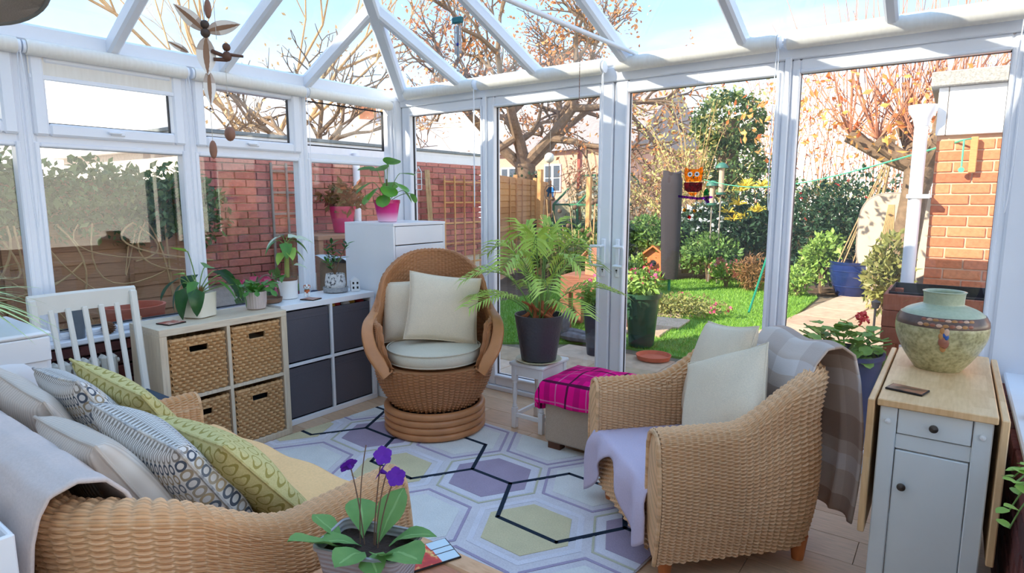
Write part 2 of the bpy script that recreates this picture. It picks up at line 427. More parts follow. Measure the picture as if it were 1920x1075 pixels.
# corner posts
smesh('trim_3', MB().bb((XL - .05, 3.40, .69), (XL + .06, YD + .04, 2.16), .01), UPVC, 'white corner post between windows and doors', 'post')
smesh('trim_4', MB().bb((.165, YD - .05, 0), (.40, YD + .05, 2.2), .01), UPVC, 'white corner post at the right of the doors', 'post')
# door wall: fixed side light, two leaves, fixed side light
def handle(parent, x, sgn):
    h = MB(); y = YD - .035
    h.box((x, y - .006, 1.03), (.030, .012, .24), .005)
    pts = [(x, y - .012, 1.105), (x, y - .055, 1.105), (x + sgn * .062, y - .060, 1.105), (x + sgn * .066, y - .060, 1.09), (x + sgn * .066, y - .06, 1.0), (x + sgn * .062, y - .060, .985), (x, y - .055, .985), (x, y - .012, .985)]
    h.tube(pts, .0095, 8); o = h.build('door_handle', UPVC, parent)
    k = MB(); k.lathe([(.0, 0), (.006, .0), (.006, .003), (.0, .003)], 12, (x, y - .0125, .955), 0, Matrix.Rotation(PI / 2, 3, 'X')); k.box((x, y - .0135, .945), (.004, .002, .016), .001); k.build('keyhole', DARKMET, parent)
def leaf(name, label, a0, a1, g0, g1, hx=None, sg=1, gz0=.115, gz1=2.03):
    d = struct(name, label, 'door' if 'door' in name else 'window')
    f = MB()
    for (p, q) in (((a0, -.035, .035), (g0, .035, 2.10)), ((g1, -.035, .035), (a1, .035, 2.10)), ((g0, -.035, .035), (g1, .035, gz0)), ((g0, -.035, gz1), (g1, .035, 2.10))): tb(f, TD, p, q, .008)
    f.build('sash_frame', UPVC, d)
    b = MB(); rect_frame(b, TD, g0 - .016, g1 + .016, gz0 - .016, gz1 + .016, .018, -.045, .0, .005); b.build('glazing_bead', UPVC, d)
    pane(d, TD, g0, g1, gz0, gz1)
    if hx is not None: handle(d, hx, sg)
    return d
leaf('window_7', 'tall fixed glazed side panel beside the chest of drawers', -3.585, -2.765, -3.49, -2.79)
leaf('door_1', 'white glazed french door leaf behind the potted palm', -2.735, -1.757, -2.67, -1.845, -1.800, -1)
leaf('door_2', 'white glazed french door leaf behind the armchair cushions', -1.747, -.785, -1.66, -.820, -1.702, 1)
leaf('window_8', 'wide fixed glazed panel behind the stoneware vase', -.752, .175, -.712, .128)
fr = MB(); tb(fr, TD, (XL + .06, -.05, 0), (.17, .06, .035)); tb(fr, TD, (XL + .06, -.045, 2.10), (.17, .05, 2.185))
for x in (-2.75, -.768): tb(fr, TD, (x - .016, -.05, .03), (x + .016, .045, 2.11))
smesh('trim_5', fr, UPVC, 'white outer frame around the glazed doors', 'door frame')
# right window (seen edge on)
rw = struct('window_9', 'white framed window above the right sill', 'window'); f = MB()
for a0, a1 in ((-1.3, .2), (.2, 1.75), (1.75, 3.40)): rect_frame(f, TRr, a0, a1, .63, 2.15, .06, -.035, .035)
f.build('frame', UPVC, rw)
for a0, a1 in ((-1.3, .2), (.2, 1.75), (1.75, 3.40)):
    p = MB(); tb(p, TRr, (a0 + .06, -.003, .69), (a1 - .06, .003, 2.09), .0005); p.build('pane', GLASS, rw)
# eaves beams
smesh('trim_6', MB().bb((XL - .06, -1.3, 2.13), (XL + .05, YD + .05, 2.215), .012), UPVC, 'white eaves beam above the left windows', 'beam')
smesh('trim_7', MB().bb((XL + .05, YD - .045, 2.185), (.46, YD + .07, 2.245), .012), UPVC, 'white eaves beam above the doors', 'beam')
smesh('trim_8', MB().bb((.34, -1.3, 2.15), (.46, YD - .05, 2.245), .012), UPVC, 'white eaves beam above the right window', 'beam')
# ---- glazed roof -----------------------------------------------------------
ZL, SL, ZD, SD = 2.195, .53, 2.205, .40
XM = -1.62                                     # ridge
zl = lambda x: ZL + SL * (x + 3.55)
zd = lambda y: ZD + SD * (3.42 - y)
zridge = zl(XM)
yend = 3.42 - (zridge - ZD) / SD
hip_y = lambda x: 3.42 - (zl(x) - ZD) / SD
hip_x = lambda y: -3.55 + (zd(y) - ZL) / SL
x0 = -3.66; yo = 3.53
ceil = struct('ceiling', 'pitched glass conservatory roof with white glazing bars', 'roof')
def rafter(a, b, w=.055, h=.075, nm='glazing_bar'):
    m = MB(); m.bar(a, b, w, h, .012); up = Vector((0, 0, h * .5 + .008)); m.bar(Vector(a) + up, Vector(b) + up, w * .55, .03, .005); m.build(nm, UPVC, ceil)
hipA = Vector((hip_x(yo), yo, zd(yo))); hipB = Vector((XM, yend, zridge))
rafter(hipA, hipB, .075, .095, 'hip_bar')
hipC = Vector((2 * XM - hip_x(yo), yo, zd(yo))); rafter(hipC, hipB, .075, .095, 'hip_bar')
m = MB(); m.bar(hipB, (XM, -1.3, zridge), .12, .14, .015); m.build('ridge_beam', UPVC, ceil)
ys = [-1.25, -.92, -.33, .265, .858, 1.451, 2.044, 2.623]
for sgn in (1, -1):
    for yy in ys:
        e = min(XM, max(x0, hip_x(yy) if yy > yend else XM))
        a = Vector((x0, yy, zl(x0))); b = Vector((e, yy, zl(e)))
        if sgn < 0: a.x = 2 * XM - a.x; b.x = 2 * XM - b.x
        rafter(a, b)
xs = [-2.933, -2.289, -1.655, -.985, -.32]
for xx in xs:
    xm = xx if xx <= XM else 2 * XM - xx
    e = max(yend, hip_y(xm)); rafter((xx, yo, zd(yo)), (xx, e, zd(e)))
def rpane(pts):
    m = MB(); n = len(pts); up = Vector((0, 0, .008)); P = [Vector(p) + Vector((0, 0, .034)) for p in pts]
    m.add(P + [p + up for p in P], [tuple(range(n))[::-1], tuple(range(n, 2 * n))] + [(i, (i + 1) % n, n + (i + 1) % n, n + i) for i in range(n)])
    m.build('roof_pane', ROOFGLASS, ceil)
yy = ys + [yo]
for sgn in (1, -1):
    for a, b in zip(yy[:-1], yy[1:]):
        f = lambda y: min(XM, hip_x(y)) if y > yend else XM
        ql = [(x0, a, zl(x0)), (f(a), a, zl(f(a)))]
        if a < yend < b: ql.append((XM, yend, zridge))
        fb = max(x0 + .001, f(b)); ql += [(fb, b, zl(fb)), (x0, b, zl(x0))]
        if sgn < 0: ql = [(2 * XM - p[0], p[1], p[2]) for p in ql][::-1]
        rpane(ql)
xx = [hip_x(yo)] + xs + [2 * XM - hip_x(yo)]
fy = lambda x: max(yend, hip_y(x if x <= XM else 2 * XM - x))
for a, b in zip(xx[:-1], xx[1:]):
    ql = [(a, yo, zd(yo)), (b, yo, zd(yo)), (b, fy(b), zd(fy(b)))]
    if a < XM < b: ql.append((XM, yend, zridge))
    ql.append((a, fy(a), zd(fy(a)))); rpane(ql)
m = MB(); m.tube([(-1.60, 3.44, 2.235), (-1.60, 2.6, 2.225), (-1.60, .4, 2.22), (-1.60, -1.3, 2.22)], .0125, 10)
smesh('trim_9', m, UPVC, 'thin white tie bar running across under the roof', 'tie bar')
# ---- roller blinds ---------------------------------------------------------
BLIND = MAT('cream_blind_fabric', .8); BLIND.col(BLIND.ramp(BLIND.noise(60, 3, 'Object', (1, 1, .1)), [(.3, L(236, 230, 220)), (.7, L(243, 238, 229))])); BLIND = BLIND.m
def blind(label, A, B, r, drop, inward, group, chain=True):
    A, B, n = Vector(A), Vector(B), Vector(inward)
    t = thing('roller_blind', label, 'blind', A, 0, group); d = B - A
    t.location = A
    m = MB(); m.tube([Vector(), d], r, 20); m.build('fabric_roll', BLIND, t)
    if drop:
        m = MB(); c = d / 2 + n * (-r * .8) + Vector((0, 0, -drop / 2)); u = d.normalized(); s = [abs(u[i]) * d.length + (.003 if abs(u[i]) < .5 else -.02) for i in range(3)]; s[2] = drop
        m.box(c, s, .001); m.build('hanging_fabric', BLIND, t)
        m = MB(); c = c + Vector((0, 0, -drop / 2)); s = list(s); s[2] = .022; s = [max(q, .012) for q in s]; m.box(c, s, .003); m.build('bottom_bar', UPVC, t)
    for p, q in ((Vector(), -1), (d, 1)):
        m = MB(); e = p + d.normalized() * .008 * q; m.tube([e - d.normalized() * .006, e + d.normalized() * .006], r * .82, 16); m.build('end_bracket', UPVC, t)
    if chain:
        p = d + n * .012 - d.normalized() * -.006; k = []
        for i in range(25):
            a = i / 24 * 2 * PI; k.append(p + Vector((0, 0, -.42 + .42 * math.cos(a))) + (n * .010 + d.normalized() * .012) * math.sin(a))
        m = MB(); m.tube(k, .0026, 5, True); m.build('chain', UPVC, t)
    return t
G = 'roller blinds at the eaves'
for i, (a, b, dr, lb) in enumerate([(.30, 1.035, .012, 'cream roller blind at the left edge, rolled up'), (1.07, 1.80, .125, 'cream roller blind lowered a little behind the feather mobile'),
                                    (1.845, 2.57, .016, 'rolled cream blind above the dog figurine window'), (2.60, 3.33, .016, 'rolled cream blind above the corner window')]):
    blind(lb, (XL + .082, a, 2.098), (XL + .082, b, 2.098), .036, dr, (1, 0, 0), G)
for a, b, lb in [(-3.46, -2.80, 'cream blind roll over the side panel by the chest of drawers'), (-2.745, -1.80, 'cream blind roll over the door behind the palm'),
                 (-1.70, -.815, 'cream blind roll over the middle door with owl'), (-.765, .15, 'long cream blind roll over the right glazed panel')]:
    blind(lb, (a, YD - .095, 2.18), (b, YD - .095, 2.18), .042, .004, (0, -1, 0), G)
# ------------------------------------------------------------------ outside: ground
GZ = -.10
SOIL = plain('dark_soil', L(96, 76, 60), .95, 0, .3, 6, .6, 25)
SLAB = randmat('sandstone_slab', [L(206, 176, 150), L(190, 160, 132), L(216, 188, 164), L(178, 152, 120), L(200, 166, 144)], .85, 'obj', None, .4, 9)
GRASSM = leafmat('grass_blades', [L(104, 150, 52), L(128, 172, 64), L(146, 186, 80), L(112, 160, 58)])
TURF = plain('turf', L(110, 152, 60), .95, 0, .25, 9, .4, 60)
FENCEW = randmat('weathered_fence_wood', [L(184, 134, 100), L(198, 150, 112), L(166, 118, 88), L(190, 142, 106)], .85, 'obj', (1, 1.2, 18), .3, 9)
FENCEO = randmat('orange_fence_wood', [L(206, 146, 92), L(222, 164, 108), L(190, 130, 80)], .8, 'obj', (1.5, 1.5, 16), .2, 9)
BARK = plain('grey_brown_bark', L(132, 108, 86), .95, 0, .3, 14, .8, 30); BARKP = plain('pale_twig_bark', L(196, 160, 116), .9, 0, .15, 12)
BARKR = plain('reddish_twig_bark', L(190, 132, 104), .9, 0, .15, 12)
smesh('ground', MB().bb((-30, -6, -.5), (16, 40, -.145), .01), SOIL, 'dark soil ground of the garden', 'ground')
lp = [oz(930, 640, GZ), oz(1100, 640, GZ), oz(1180, 650, GZ), oz(1300, 672, GZ), oz(1478, 600, GZ), oz(1534, 556, GZ), oz(1470, 532, GZ), oz(1300, 522, GZ), oz(1190, 530, GZ), oz(1100, 520, GZ), Vector((-5.4, 10.5, GZ)), Vector((-5.4, 6.2, GZ))]
LP = [(p.x, p.y) for p in lp]
lawn = smesh('lawn', MB().prism(LP, -.2, -.112), TURF, 'bright green lawn beyond the patio', 'lawn')
def inpoly(x, y, P):
    c = False
    for i in range(len(P)):
        (x1, y1), (x2, y2) = P[i], P[i - 1]
        if (y1 > y) != (y2 > y) and x < (x2 - x1) * (y - y1) / (y2 - y1 + 1e-12) + x1: c = not c
    return c
rs = np.random.RandomState(3); pts = []
while len(pts) < 42000:
    y = 5.0 + 6.6 * rs.rand() ** 1.5; x = rs.uniform(-6, -.5)
    if inpoly(x, y, LP): pts.append((x, y))
pts = np.array(pts); N = len(pts); a = rs.uniform(0, 2 * PI, N); hgt = rs.uniform(.018, .042, N); wd = .006 + .0006 * pts[:, 1]
dx, dy = np.cos(a) * wd / 2, np.sin(a) * wd / 2; lx, ly = rs.normal(0, .014, N), rs.normal(0, .014, N)
V = np.stack([np.c_[pts[:, 0] - dx, pts[:, 1] - dy, np.full(N, -.113)], np.c_[pts[:, 0] + dx, pts[:, 1] + dy, np.full(N, -.113)], np.c_[pts[:, 0] + lx, pts[:, 1] + ly, -.113 + hgt]], 1).reshape(-1, 3)
mb = MB(); mb.add(V.tolist(), (np.arange(N * 3).reshape(N, 3)).tolist()); g = mb.build('grass', GRASSM); tag(g, 'short mown grass blades covering the lawn', 'grass', kind='stuff')
patio = smesh('patio', MB().bb((-5.55, 3.56, -.3), (2.0, 6.3, -.135), .01), plain('patio_joint', L(120, 108, 88), .95), 'sandstone paved patio outside the doors', 'patio')
sm = {}
def slab(x0, y0, w, d, ang=0, parent=None):
    k = (round(w, 3), round(d, 3))
    if k not in sm: sm[k] = MB().bb((.004, .004, -.05), (w - .004, d - .004, 0), .006).mesh('paving_slab', SLAB)
    link('paving_slab', sm[k], parent or patio, TR(x0, y0, -.10 + RND.uniform(-.003, .003)) @ RZ(ang))
for i in range(13):
    for j in range(5):
        x, y = -5.5 + i * .58, 3.58 + j * .45
        if not inpoly(x + .29, y + .40, LP): slab(x, y, .58, .45)
path = smesh('path', MB().prism([(q.x, q.y) for q in (oz(1478, 602, GZ), oz(1660, 640, GZ), oz(1660, 556, GZ), oz(1536, 552, GZ))], -.3, -.135), plain('path_joint', L(130, 112, 92), .95), 'pinkish slab path leading to the blue pot', 'path')
for i in range(2):
    for j in range(7): slab(-1.92 + i * .62 + j * .075, 5.7 + j * .72, .61, .71, -.10, path)
stepping = struct('stepping_slabs', 'pale stepping slabs beside the clipped ground cover', 'paving')
for q in ((1195, 618), (1232, 604), (1236, 585)): p = oz(q[0], q[1], GZ); slab(p.x - .35, p.y - .3, .72, .55, .12, stepping)
for o in stepping.children: o.location.z += .012
# ------------------------------------------------------------------ boundary: fence, garage
def fence(name, label, A, B, h, mat, nb, pw=1.83, side=1, post=.09, gr=None):
    A, B = Vector(A), Vector(B); d = (B - A); n = max(1, round(d.length / pw)); u = d.normalized(); nn = Vector((-u.y, u.x, 0)) * side
    t = thing(name, label, 'fence', A, math.atan2(u.y, u.x), gr); w = d.length / n
    bm_ = MB().bb((.045, -.009, 0), (w - .045, .009, h / nb * 1.12), .003).mesh('fence_board', mat)
    for i in range(n):
        for j in range(nb): link('fence_board', bm_, t, TR(i * w, RND.uniform(-.004, .004), .05 + j * h / nb) @ Matrix.Rotation(.10 * side, 4, 'X'))
        for q in (.28, .72): MB().bb((i * w + w * q - .02, side * .016, .03), (i * w + w * q + .02, side * .03, h + .04), .003).build('batten', mat, t)
    for i in range(n + 1): MB().bb((i * w - post / 2, -post / 2, 0), (i * w + post / 2, post / 2, h + .12), .006).build('fence_post', mat, t)
    return t
fence('wooden_fence', 'brown lapped wooden fence below the ivy, outside the left windows', (-5.55, -1.0, -.14), (-5.55, 2.75, -.14), 1.62, FENCEW, 15, side=-1)
fence('wooden_fence', 'orange wooden fence beyond the garage', (-6.9, 8.8, -.14), (-9.3, 14.6, -.14), 1.92, FENCEO, 16, side=-1)
gar = thing('brick_garage', 'red brick garage with white fascia beyond the left windows', 'garage', (-5.6, 2.8, -.14))
MB().bb((-2.9, 0, 0), (0, 4.1, 2.0), .004).build('wall', MORTAR, gar)
bricks(gar, (0, 4.1, .75), (0, -1, 0), (0, 0, 1), 4.1, 1.25, BR_RED, limit=300)
MB().bb((-3.0, -.1, 1.99), (.05, 4.2, 2.13), .005).build('fascia', plain('white_fascia', L(240, 238, 238), .4, 0, .03), gar)
MB().bb((-3.05, -.12, 2.13), (.07, 4.22, 2.165), .004).build('roof_edge', plain('grey_roof_felt', L(134, 138, 138), .9, 0, .15), gar)
ivm = leafmat('ivy_leaves', [L(58, 84, 44), L(84, 112, 60), L(110, 132, 74), L(66, 96, 60), L(140, 152, 92)])
def bush(name, label, cat, c, r, mat, n, size, seed, flat=.6, aspect=.5, group=None, stems=None, extra=None, lumps=9, shell=.5):
    rs = np.random.RandomState(seed); t = thing(name, label, cat, (c[0], c[1], GZ - .04), 0, group); cz = c[2] - GZ + .04
    P = []
    for i in range(lumps):
        d = rs.normal(size=3); d /= np.linalg.norm(d); q = np.array(r) * rs.uniform(.42, .7)
        P.append(blob(rs, n // lumps, np.array([0, 0, cz]) + d * np.array(r) * .5, q, shell))
    P = np.concatenate(P); P = P[P[:, 2] > .0]
    mb = MB(); foliage(mb, P, size, rs, 1, flat, aspect, out=(0, 0, cz * .6)); f = mb.build('foliage', mat, t); f['kind'] = 'stuff'
    mb = MB()
    for i in range(7):
        a = rs.uniform(0, 2 * PI); q = rs.uniform(.2, .7); mb.tube(bez((0, 0, 0), (r[0] * .15 * math.cos(a), r[1] * .15 * math.sin(a), cz * .7), (r[0] * q * math.cos(a), r[1] * q * math.sin(a), cz * 1.05), 5), [.022, .018, .014, .01, .005], 5)
    mb.build('stems', stems or BARK, t)
    if extra:
        nm, em, k, sz, asp = extra; d = rs.normal(size=(k, 3)); d[:, 2] = np.abs(d[:, 2]) ; d /= np.linalg.norm(d, axis=1, keepdims=True); d[:, 1] -= .3
        mb = MB(); foliage(mb, np.array([0, 0, cz]) + d * np.array(r) * 1.0, sz, rs, 6, 0, asp, sz * .3); e = mb.build(nm, em, t); e['kind'] = 'stuff'
    return t
iv = thing('ivy_hedge', 'ivy and shrub foliage hanging over the brown fence', 'ivy', (-5.5, .9, -.14)); rs = np.random.RandomState(8)
P = np.concatenate([blob(rs, 500, (rs.uniform(-.15, .15), yy, rs.uniform(1.40, 1.62)), (.25, .35, rs.uniform(.22, .36)), .3) for yy in np.arange(-1.8, 2.0, .16)])
mb = MB(); foliage(mb, P, .075, rs, 1, .5, .55); f = mb.build('foliage', ivm, iv); f['kind'] = 'stuff'
P = np.concatenate([blob(rs, 700, (.25, yy, zz), (.22, .3, .4), .2) for yy, zz in ((-1.2, 1.0), (-1.5, .6), (-.95, 1.35), (-1.8, 1.2))])
mb = MB(); foliage(mb, P, .07, rs, 1, .5, .55); f = mb.build('trailing_foliage', ivm, iv); f['kind'] = 'stuff'
mb = MB()
for i in range(26):
    a = Vector((.12, rs.uniform(-1.6, 1.7), 1.35)); b = Vector((.2, a.y + rs.uniform(-.4, .4), rs.uniform(.2, 1.3))); c = Vector((.15, a.y + rs.uniform(-.9, .9), rs.uniform(.3, 1.2))); mb.tube(bez(a, b, c, 10), rs.uniform(.004, .009), 5)
mb.build('climbing_stems', BARKP, iv)
# bare shrubs in front of fence
def twig(mb, p, d, l, r, depth, rs, n=3, spread=.6, up=.1):
    d = d.normalized(); q = p + d * l + Vector((rs.normal() * .06, rs.normal() * .06, 0)) * l; mid = (p + q) / 2 + Vector((rs.normal(), rs.normal(), rs.normal())) * l * .06
    mb.tube([p, mid, q], [r, r * .85, r * .65], 5 if r < .03 else 8); tips = [q]
    if depth > 0:
        for i in range(n):
            nd = d + Vector((rs.normal(), rs.normal(), rs.normal())) * spread; nd.z += up
            tips += twig(mb, q if i < 2 else mid, nd, l * rs.uniform(.6, .85), r * .6, depth - 1, rs, n, spread, up)
    return tips
for i, (yy, hh, lb) in enumerate([(1.35, .55, 'leafless pale shrub below the ivy, behind the slatted chair'), (1.95, .62, 'leafless pale shrub against the fence near the beige unit'), (.85, .5, 'leafless shrub at the left window edge')]):
    t = thing('bare_shrub', lb, 'shrub', (-4.75, yy, -.14), 0, 'leafless shrubs along the fence'); rs = np.random.RandomState(40 + i); mb = MB()
    for k in range(6): twig(mb, Vector((rs.uniform(-.06, .06), rs.uniform(-.08, .08), 0)), Vector((rs.normal() * .3, rs.normal() * .3, 1)), hh * .5, .011, 3, rs, 2, .42, .22)
    mb.build('twigs', BARKP, t)
# trellis on the garage and pipe
def trellis(label, o, w, h, nv, nh, mat, rz):
    t = thing('wooden_trellis', label, 'trellis', o, rz)
    for i in range(nv): MB().bb((i * w / (nv - 1) - .012, 0, 0), (i * w / (nv - 1) + .012, .018, h), .003).build('upright_slat', mat, t)
    for j in range(nh): MB().bb((0, .018, .08 + j * (h - .16) / (nh - 1) - .012), (w, .034, .08 + j * (h - .16) / (nh - 1) + .012), .003).build('cross_slat', mat, t)
    return t
GREYW = plain('grey_weathered_wood', L(150, 138, 128), .9, 0, .2, 9, .3)
trellis('narrow grey trellis leaning on the garage, behind the pothos plant', (-5.50, 3.55, -.1), .34, 1.85, 3, 9, GREYW, PI / 2)
trellis('brown trellis at the far end of the garage wall', (-5.48, 6.05, -.1), .80, 1.80, 5, 7, FENCEO, PI / 2)
t = thing('drainpipe', 'white drainpipe on the garage wall beyond the corner window', 'pipe', (-5.52, 4.62, -.1)); m = MB(); m.tube([(0, 0, 0), (0, 0, 2.0)], .04, 12); m.build('pipe', UPVC, t); MB().bb((-.07, -.06, 1.2), (.03, .06, 1.24), .005).build('pipe_clip', UPVC, t)
t = thing('bamboo_canes', 'bundle of pale bamboo canes leaning on the garage wall', 'canes', (-5.35, 5.72, -.1))
for i in range(6): m = MB(); m.tube([(RND.uniform(-.03, .05), RND.uniform(-.09, .09), 0), (-.14, RND.uniform(-.06, .06), 1.86)], .009, 6); m.build('cane', BARKP, t)
# begonias and pots by the left window
PINKM = leafmat('pink_petals', [L(226, 70, 120), L(238, 110, 150), L(206, 44, 84)]); REDM = leafmat('red_petals', [L(206, 40, 52), L(226, 76, 70)])
GRN1 = leafmat('mid_green_leaves', [L(86, 122, 56), L(112, 148, 74), L(136, 164, 90), L(74, 108, 60)]); GRN2 = leafmat('dark_evergreen_leaves', [L(40, 66, 46), L(56, 84, 60), L(72, 104, 72), L(48, 78, 60)])
GRN3 = leafmat('fresh_green_leaves', [L(120, 156, 66), L(150, 180, 84), L(172, 196, 108), L(98, 138, 60)]); GRN4 = leafmat('olive_green_leaves', [L(132, 134, 74), L(160, 158, 92), L(112, 120, 66), L(176, 168, 112)])
ORGL = leafmat('autumn_oak_leaves', [L(224, 146, 84), L(206, 122, 70), L(236, 176, 116), L(188, 118, 76), L(214, 160, 96)]); ORG2 = leafmat('orange_hanging_leaves', [L(246, 156, 84), L(240, 126, 70), L(250, 190, 100), L(232, 180, 110)])
YELF = leafmat('yellow_flower_spikes', [L(246, 220, 70), L(252, 232, 110), L(232, 204, 56)]); WHTF = leafmat('white_flowers', [L(250, 250, 250), L(238, 240, 244)]); RUSTF = leafmat('rust_pink_flowers', [L(206, 126, 112), L(186, 104, 92), L(216, 150, 130)])
bush('begonia_plant', 'pink flowering begonias outside behind the potted cactus', 'flowers', (-4.35, 2.75, .50), (.30, .42, .30), GRN1, 700, .10, 51, extra=('flowers', PINKM, 16, .07, .8))
bush('begonia_plant', 'red flowering plant outside below the corner window', 'flowers', (-4.4, 3.55, .35), (.28, .35, .25), GRN1, 500, .09, 52, extra=('flowers', REDM, 12, .06, .8))
t = thing('plant_pot', 'magenta pot with trailing plant on the garage shelf', 'plant pot', (-5.2, 4.15, 1.05)); m = MB(); m.lathe([(.09, 0), (.13, .24), (.14, .24), (.14, .27), (.12, .27), (.08, .02), (.0, .02)], 24); m.build('pot', plain('magenta_glaze', L(206, 40, 100), .4), t)
rs = np.random.RandomState(9); mb = MB(); foliage(mb, blob(rs, 260, (0, 0, .36), (.22, .22, .16), .2), .10, rs, 1, .3, .5); f = mb.build('foliage', leafmat('red_green_leaves', [L(120, 70, 50), L(150, 90, 60), L(96, 104, 54)]), t); f['kind'] = 'stuff'
sh = thing('garden_shelf', 'brown wooden shelf outside carrying the magenta pot', 'shelf', (-5.2, 4.2, -.1)); MB().bb((-.3, -.55, 1.10), (.25, .55, 1.145), .005).build('shelf_board', FENCEW, sh)
for sx in (-.25, .2):
    for sy in (-.5, .5): MB().bb((sx - .03, sy - .03, 0), (sx + .03, sy + .03, 1.10), .005).build('leg', FENCEW, sh)
t = thing('covered_furniture', 'brown garden box under a clear plastic sheet', 'covered box', (-4.45, 3.95, -.1)); MB().bb((-.35, -.42, 0), (.35, .42, .92), .02).build('box', plain('brown_board', L(140, 112, 80), .8, 0, .2), t)
U, V = np.meshgrid(np.linspace(-1, 1, 30), np.linspace(-1, 1, 30), indexing='ij'); P = np.stack([U * .38 + .01 * np.sin(V * 9), V * .46, .955 + .02 * np.sin(U * 7 + V * 5)], -1)
cloth('plastic_sheet', None, None, P, plain('milky_plastic', L(206, 214, 218), .25, 0, .1, 12, .4, 14), None, .004, t)
# ------------------------------------------------------------------ far houses
HB = plain('far_pink_brick', L(206, 160, 140), .9, 0, .1, 12); HR = plain('far_slate_roof', L(150, 140, 138), .9, 0, .15, 8)
def house(label, c, w, d, h, rh, wins, wallm, roofm, rz, chim=True):
    t = thing('house', label, 'house', c, rz); MB().bb((-w / 2, 0, 0), (w / 2, d, h), .02).build('wall', wallm, t)
    m = MB(); m.add([(-w / 2 - .2, -.25, h - .05), (w / 2 + .2, -.25, h - .05), (w / 2 + .2, d + .25, h - .05), (-w / 2 - .2, d + .25, h - .05), (-w / 2 - .2, d / 2, h + rh), (w / 2 + .2, d / 2, h + rh)], [(0, 1, 5, 4), (2, 3, 4, 5), (0, 4, 3), (1, 2, 5), (0, 3, 2, 1)]); r = m.build('roof', roofm, t)
    if chim: MB().bb((w * .2, d * .4, h + rh * .4), (w * .2 + .6, d * .4 + .6, h + rh + .7), .02).build('chimney', plain('orange_chimney', L(226, 150, 108), .9), r)
    for (x, z, ww, hh) in wins:
        f = MB(); f.bb((x - ww / 2, -.05, z), (x + ww / 2, .02, z + hh), .01); wi = f.build('window', UPVC, t)
        for sx in (-1, 1):
            for k in (0, 1): MB().bb((x + sx * ww / 4 - ww / 4 + .06, -.065, z + .06 + k * (hh / 2 - .03)), (x + sx * ww / 4 + ww / 4 - .06, -.045, z + hh / 2 - .0 + k * (hh / 2 - .06)), .005).build('pane', plain('dark_pane', L(84, 92, 104), .1), wi)
p = oy(1037, 322, 21)
house('far pink brick house with a white window behind the oak', (p.x, 21, -.1), 7, 6, 3.4, 2.4, [(0, 1.75, .85, 1.1), (-2.4, 1.6, .9, 1.2)], HB, HR, -.12)
house('pale roofed house with orange chimney beyond the garage', (-15.5, 11.5, -.1), 9, 7, 2.6, 2.0, [(0, 1.0, 1, 1.1)], plain('pale_render', L(226, 214, 204), .9), plain('pale_tile_roof', L(206, 198, 196), .9, 0, .1), math.radians(60))
# ------------------------------------------------------------------ trees
def tree(name, label, base, h, r, trunk, depth, seed, leafm, nl, ls, bark=BARK, spread=.55, n=3, leafspread=.25, up=.12, dirs=None, ivy=None, d0=(0, 0, 1), frac=1.0):
    rs = np.random.RandomState(seed); t = thing(name, label, 'tree', base); mb = MB(); tips = []
    mb.tube([(0, 0, -.2), (r * .1 * rs.normal(), 0, trunk * .5), (0, 0, trunk)], [r * 1.25, r, r * .9], 12)
    for i in range(dirs or 4):
        a = 2 * PI * i / (dirs or 4) + rs.uniform(-.3, .3); d = Vector((math.cos(a) * .8, math.sin(a) * .8, rs.uniform(.5, 1.1)))
        tips += twig(mb, Vector((0, 0, trunk * rs.uniform(.85, 1.0))), d, (h - trunk) * .34, r * .55, depth, rs, n, spread, up)
    mb.build('branches', bark, t)
    if leafm:
        P = np.array([tuple(q) for q in tips]); P = P[rs.randint(0, len(P), nl)] + rs.normal(size=(nl, 3)) * leafspread
        mb = MB(); foliage(mb, P, ls, rs, 1, 0, .55); f = mb.build('leaves', leafm, t); f['kind'] = 'stuff'
    if ivy:
        mb = MB(); a = rs.uniform(0, 2 * PI, 900); z = rs.uniform(0, ivy, 900); P = np.c_[np.cos(a) * r * 1.15, np.sin(a) * r * 1.15, z]; foliage(mb, P, .10, rs, 1, 0, .7, .05); f = mb.build('ivy', GRN2, t); f['kind'] = 'stuff'
    return t
p = oy(985, 330, 13.5); tree('oak_tree', 'large oak with orange autumn leaves behind the fence', (p.x, 13.5, -.1), 8.0, .30, 2.4, 5, 61, ORGL, 6000, .12, leafspread=.22, ivy=2.2, dirs=5, spread=.6)
tree('bare_tree', 'tall leafless tree seen through the glass roof at left', (-13.5, 8.6, -.1), 11.0, .11, 2.6, 5, 62, None, 0, 0, BARKP, .40, 3, up=.40, dirs=4)
tree('bare_tree', 'leafless tree with crooked branches beyond the garage roof', (-10.5, 7.6, -.1), 5.4, .13, 2.2, 4, 63, leafmat('sparse_tan_leaves', [L(216, 180, 130), L(200, 160, 110)]), 500, .09, BARK, .55, 3, dirs=4)
p = oy(1697, 378, 9.4); t = thing('pollarded_tree', 'pollarded tree trunk with a crown of reddish shoots', 'tree', (p.x, 9.4, GZ)); rs = np.random.RandomState(64); mb = MB()
mb.tube([(.0, 0, -.1), (.03, 0, .8), (.10, 0, 1.6), (.16, 0, 2.05)], [.19, .16, .15, .2], 10)
kn = [(.16, 0, 2.1), (-.35, -.1, 2.25), (.55, .0, 2.2), (-.1, .3, 2.45), (.35, -.25, 2.5), (-.7, .1, 2.35)]
for k in kn[1:]: mb.tube(bez((.14, 0, 1.9), ((k[0] + .14) / 2, k[1], 2.0), k, 6), [.13, .11, .10, .09, .09, .11], 8)
mb.build('trunk', BARK, t); mb = MB()
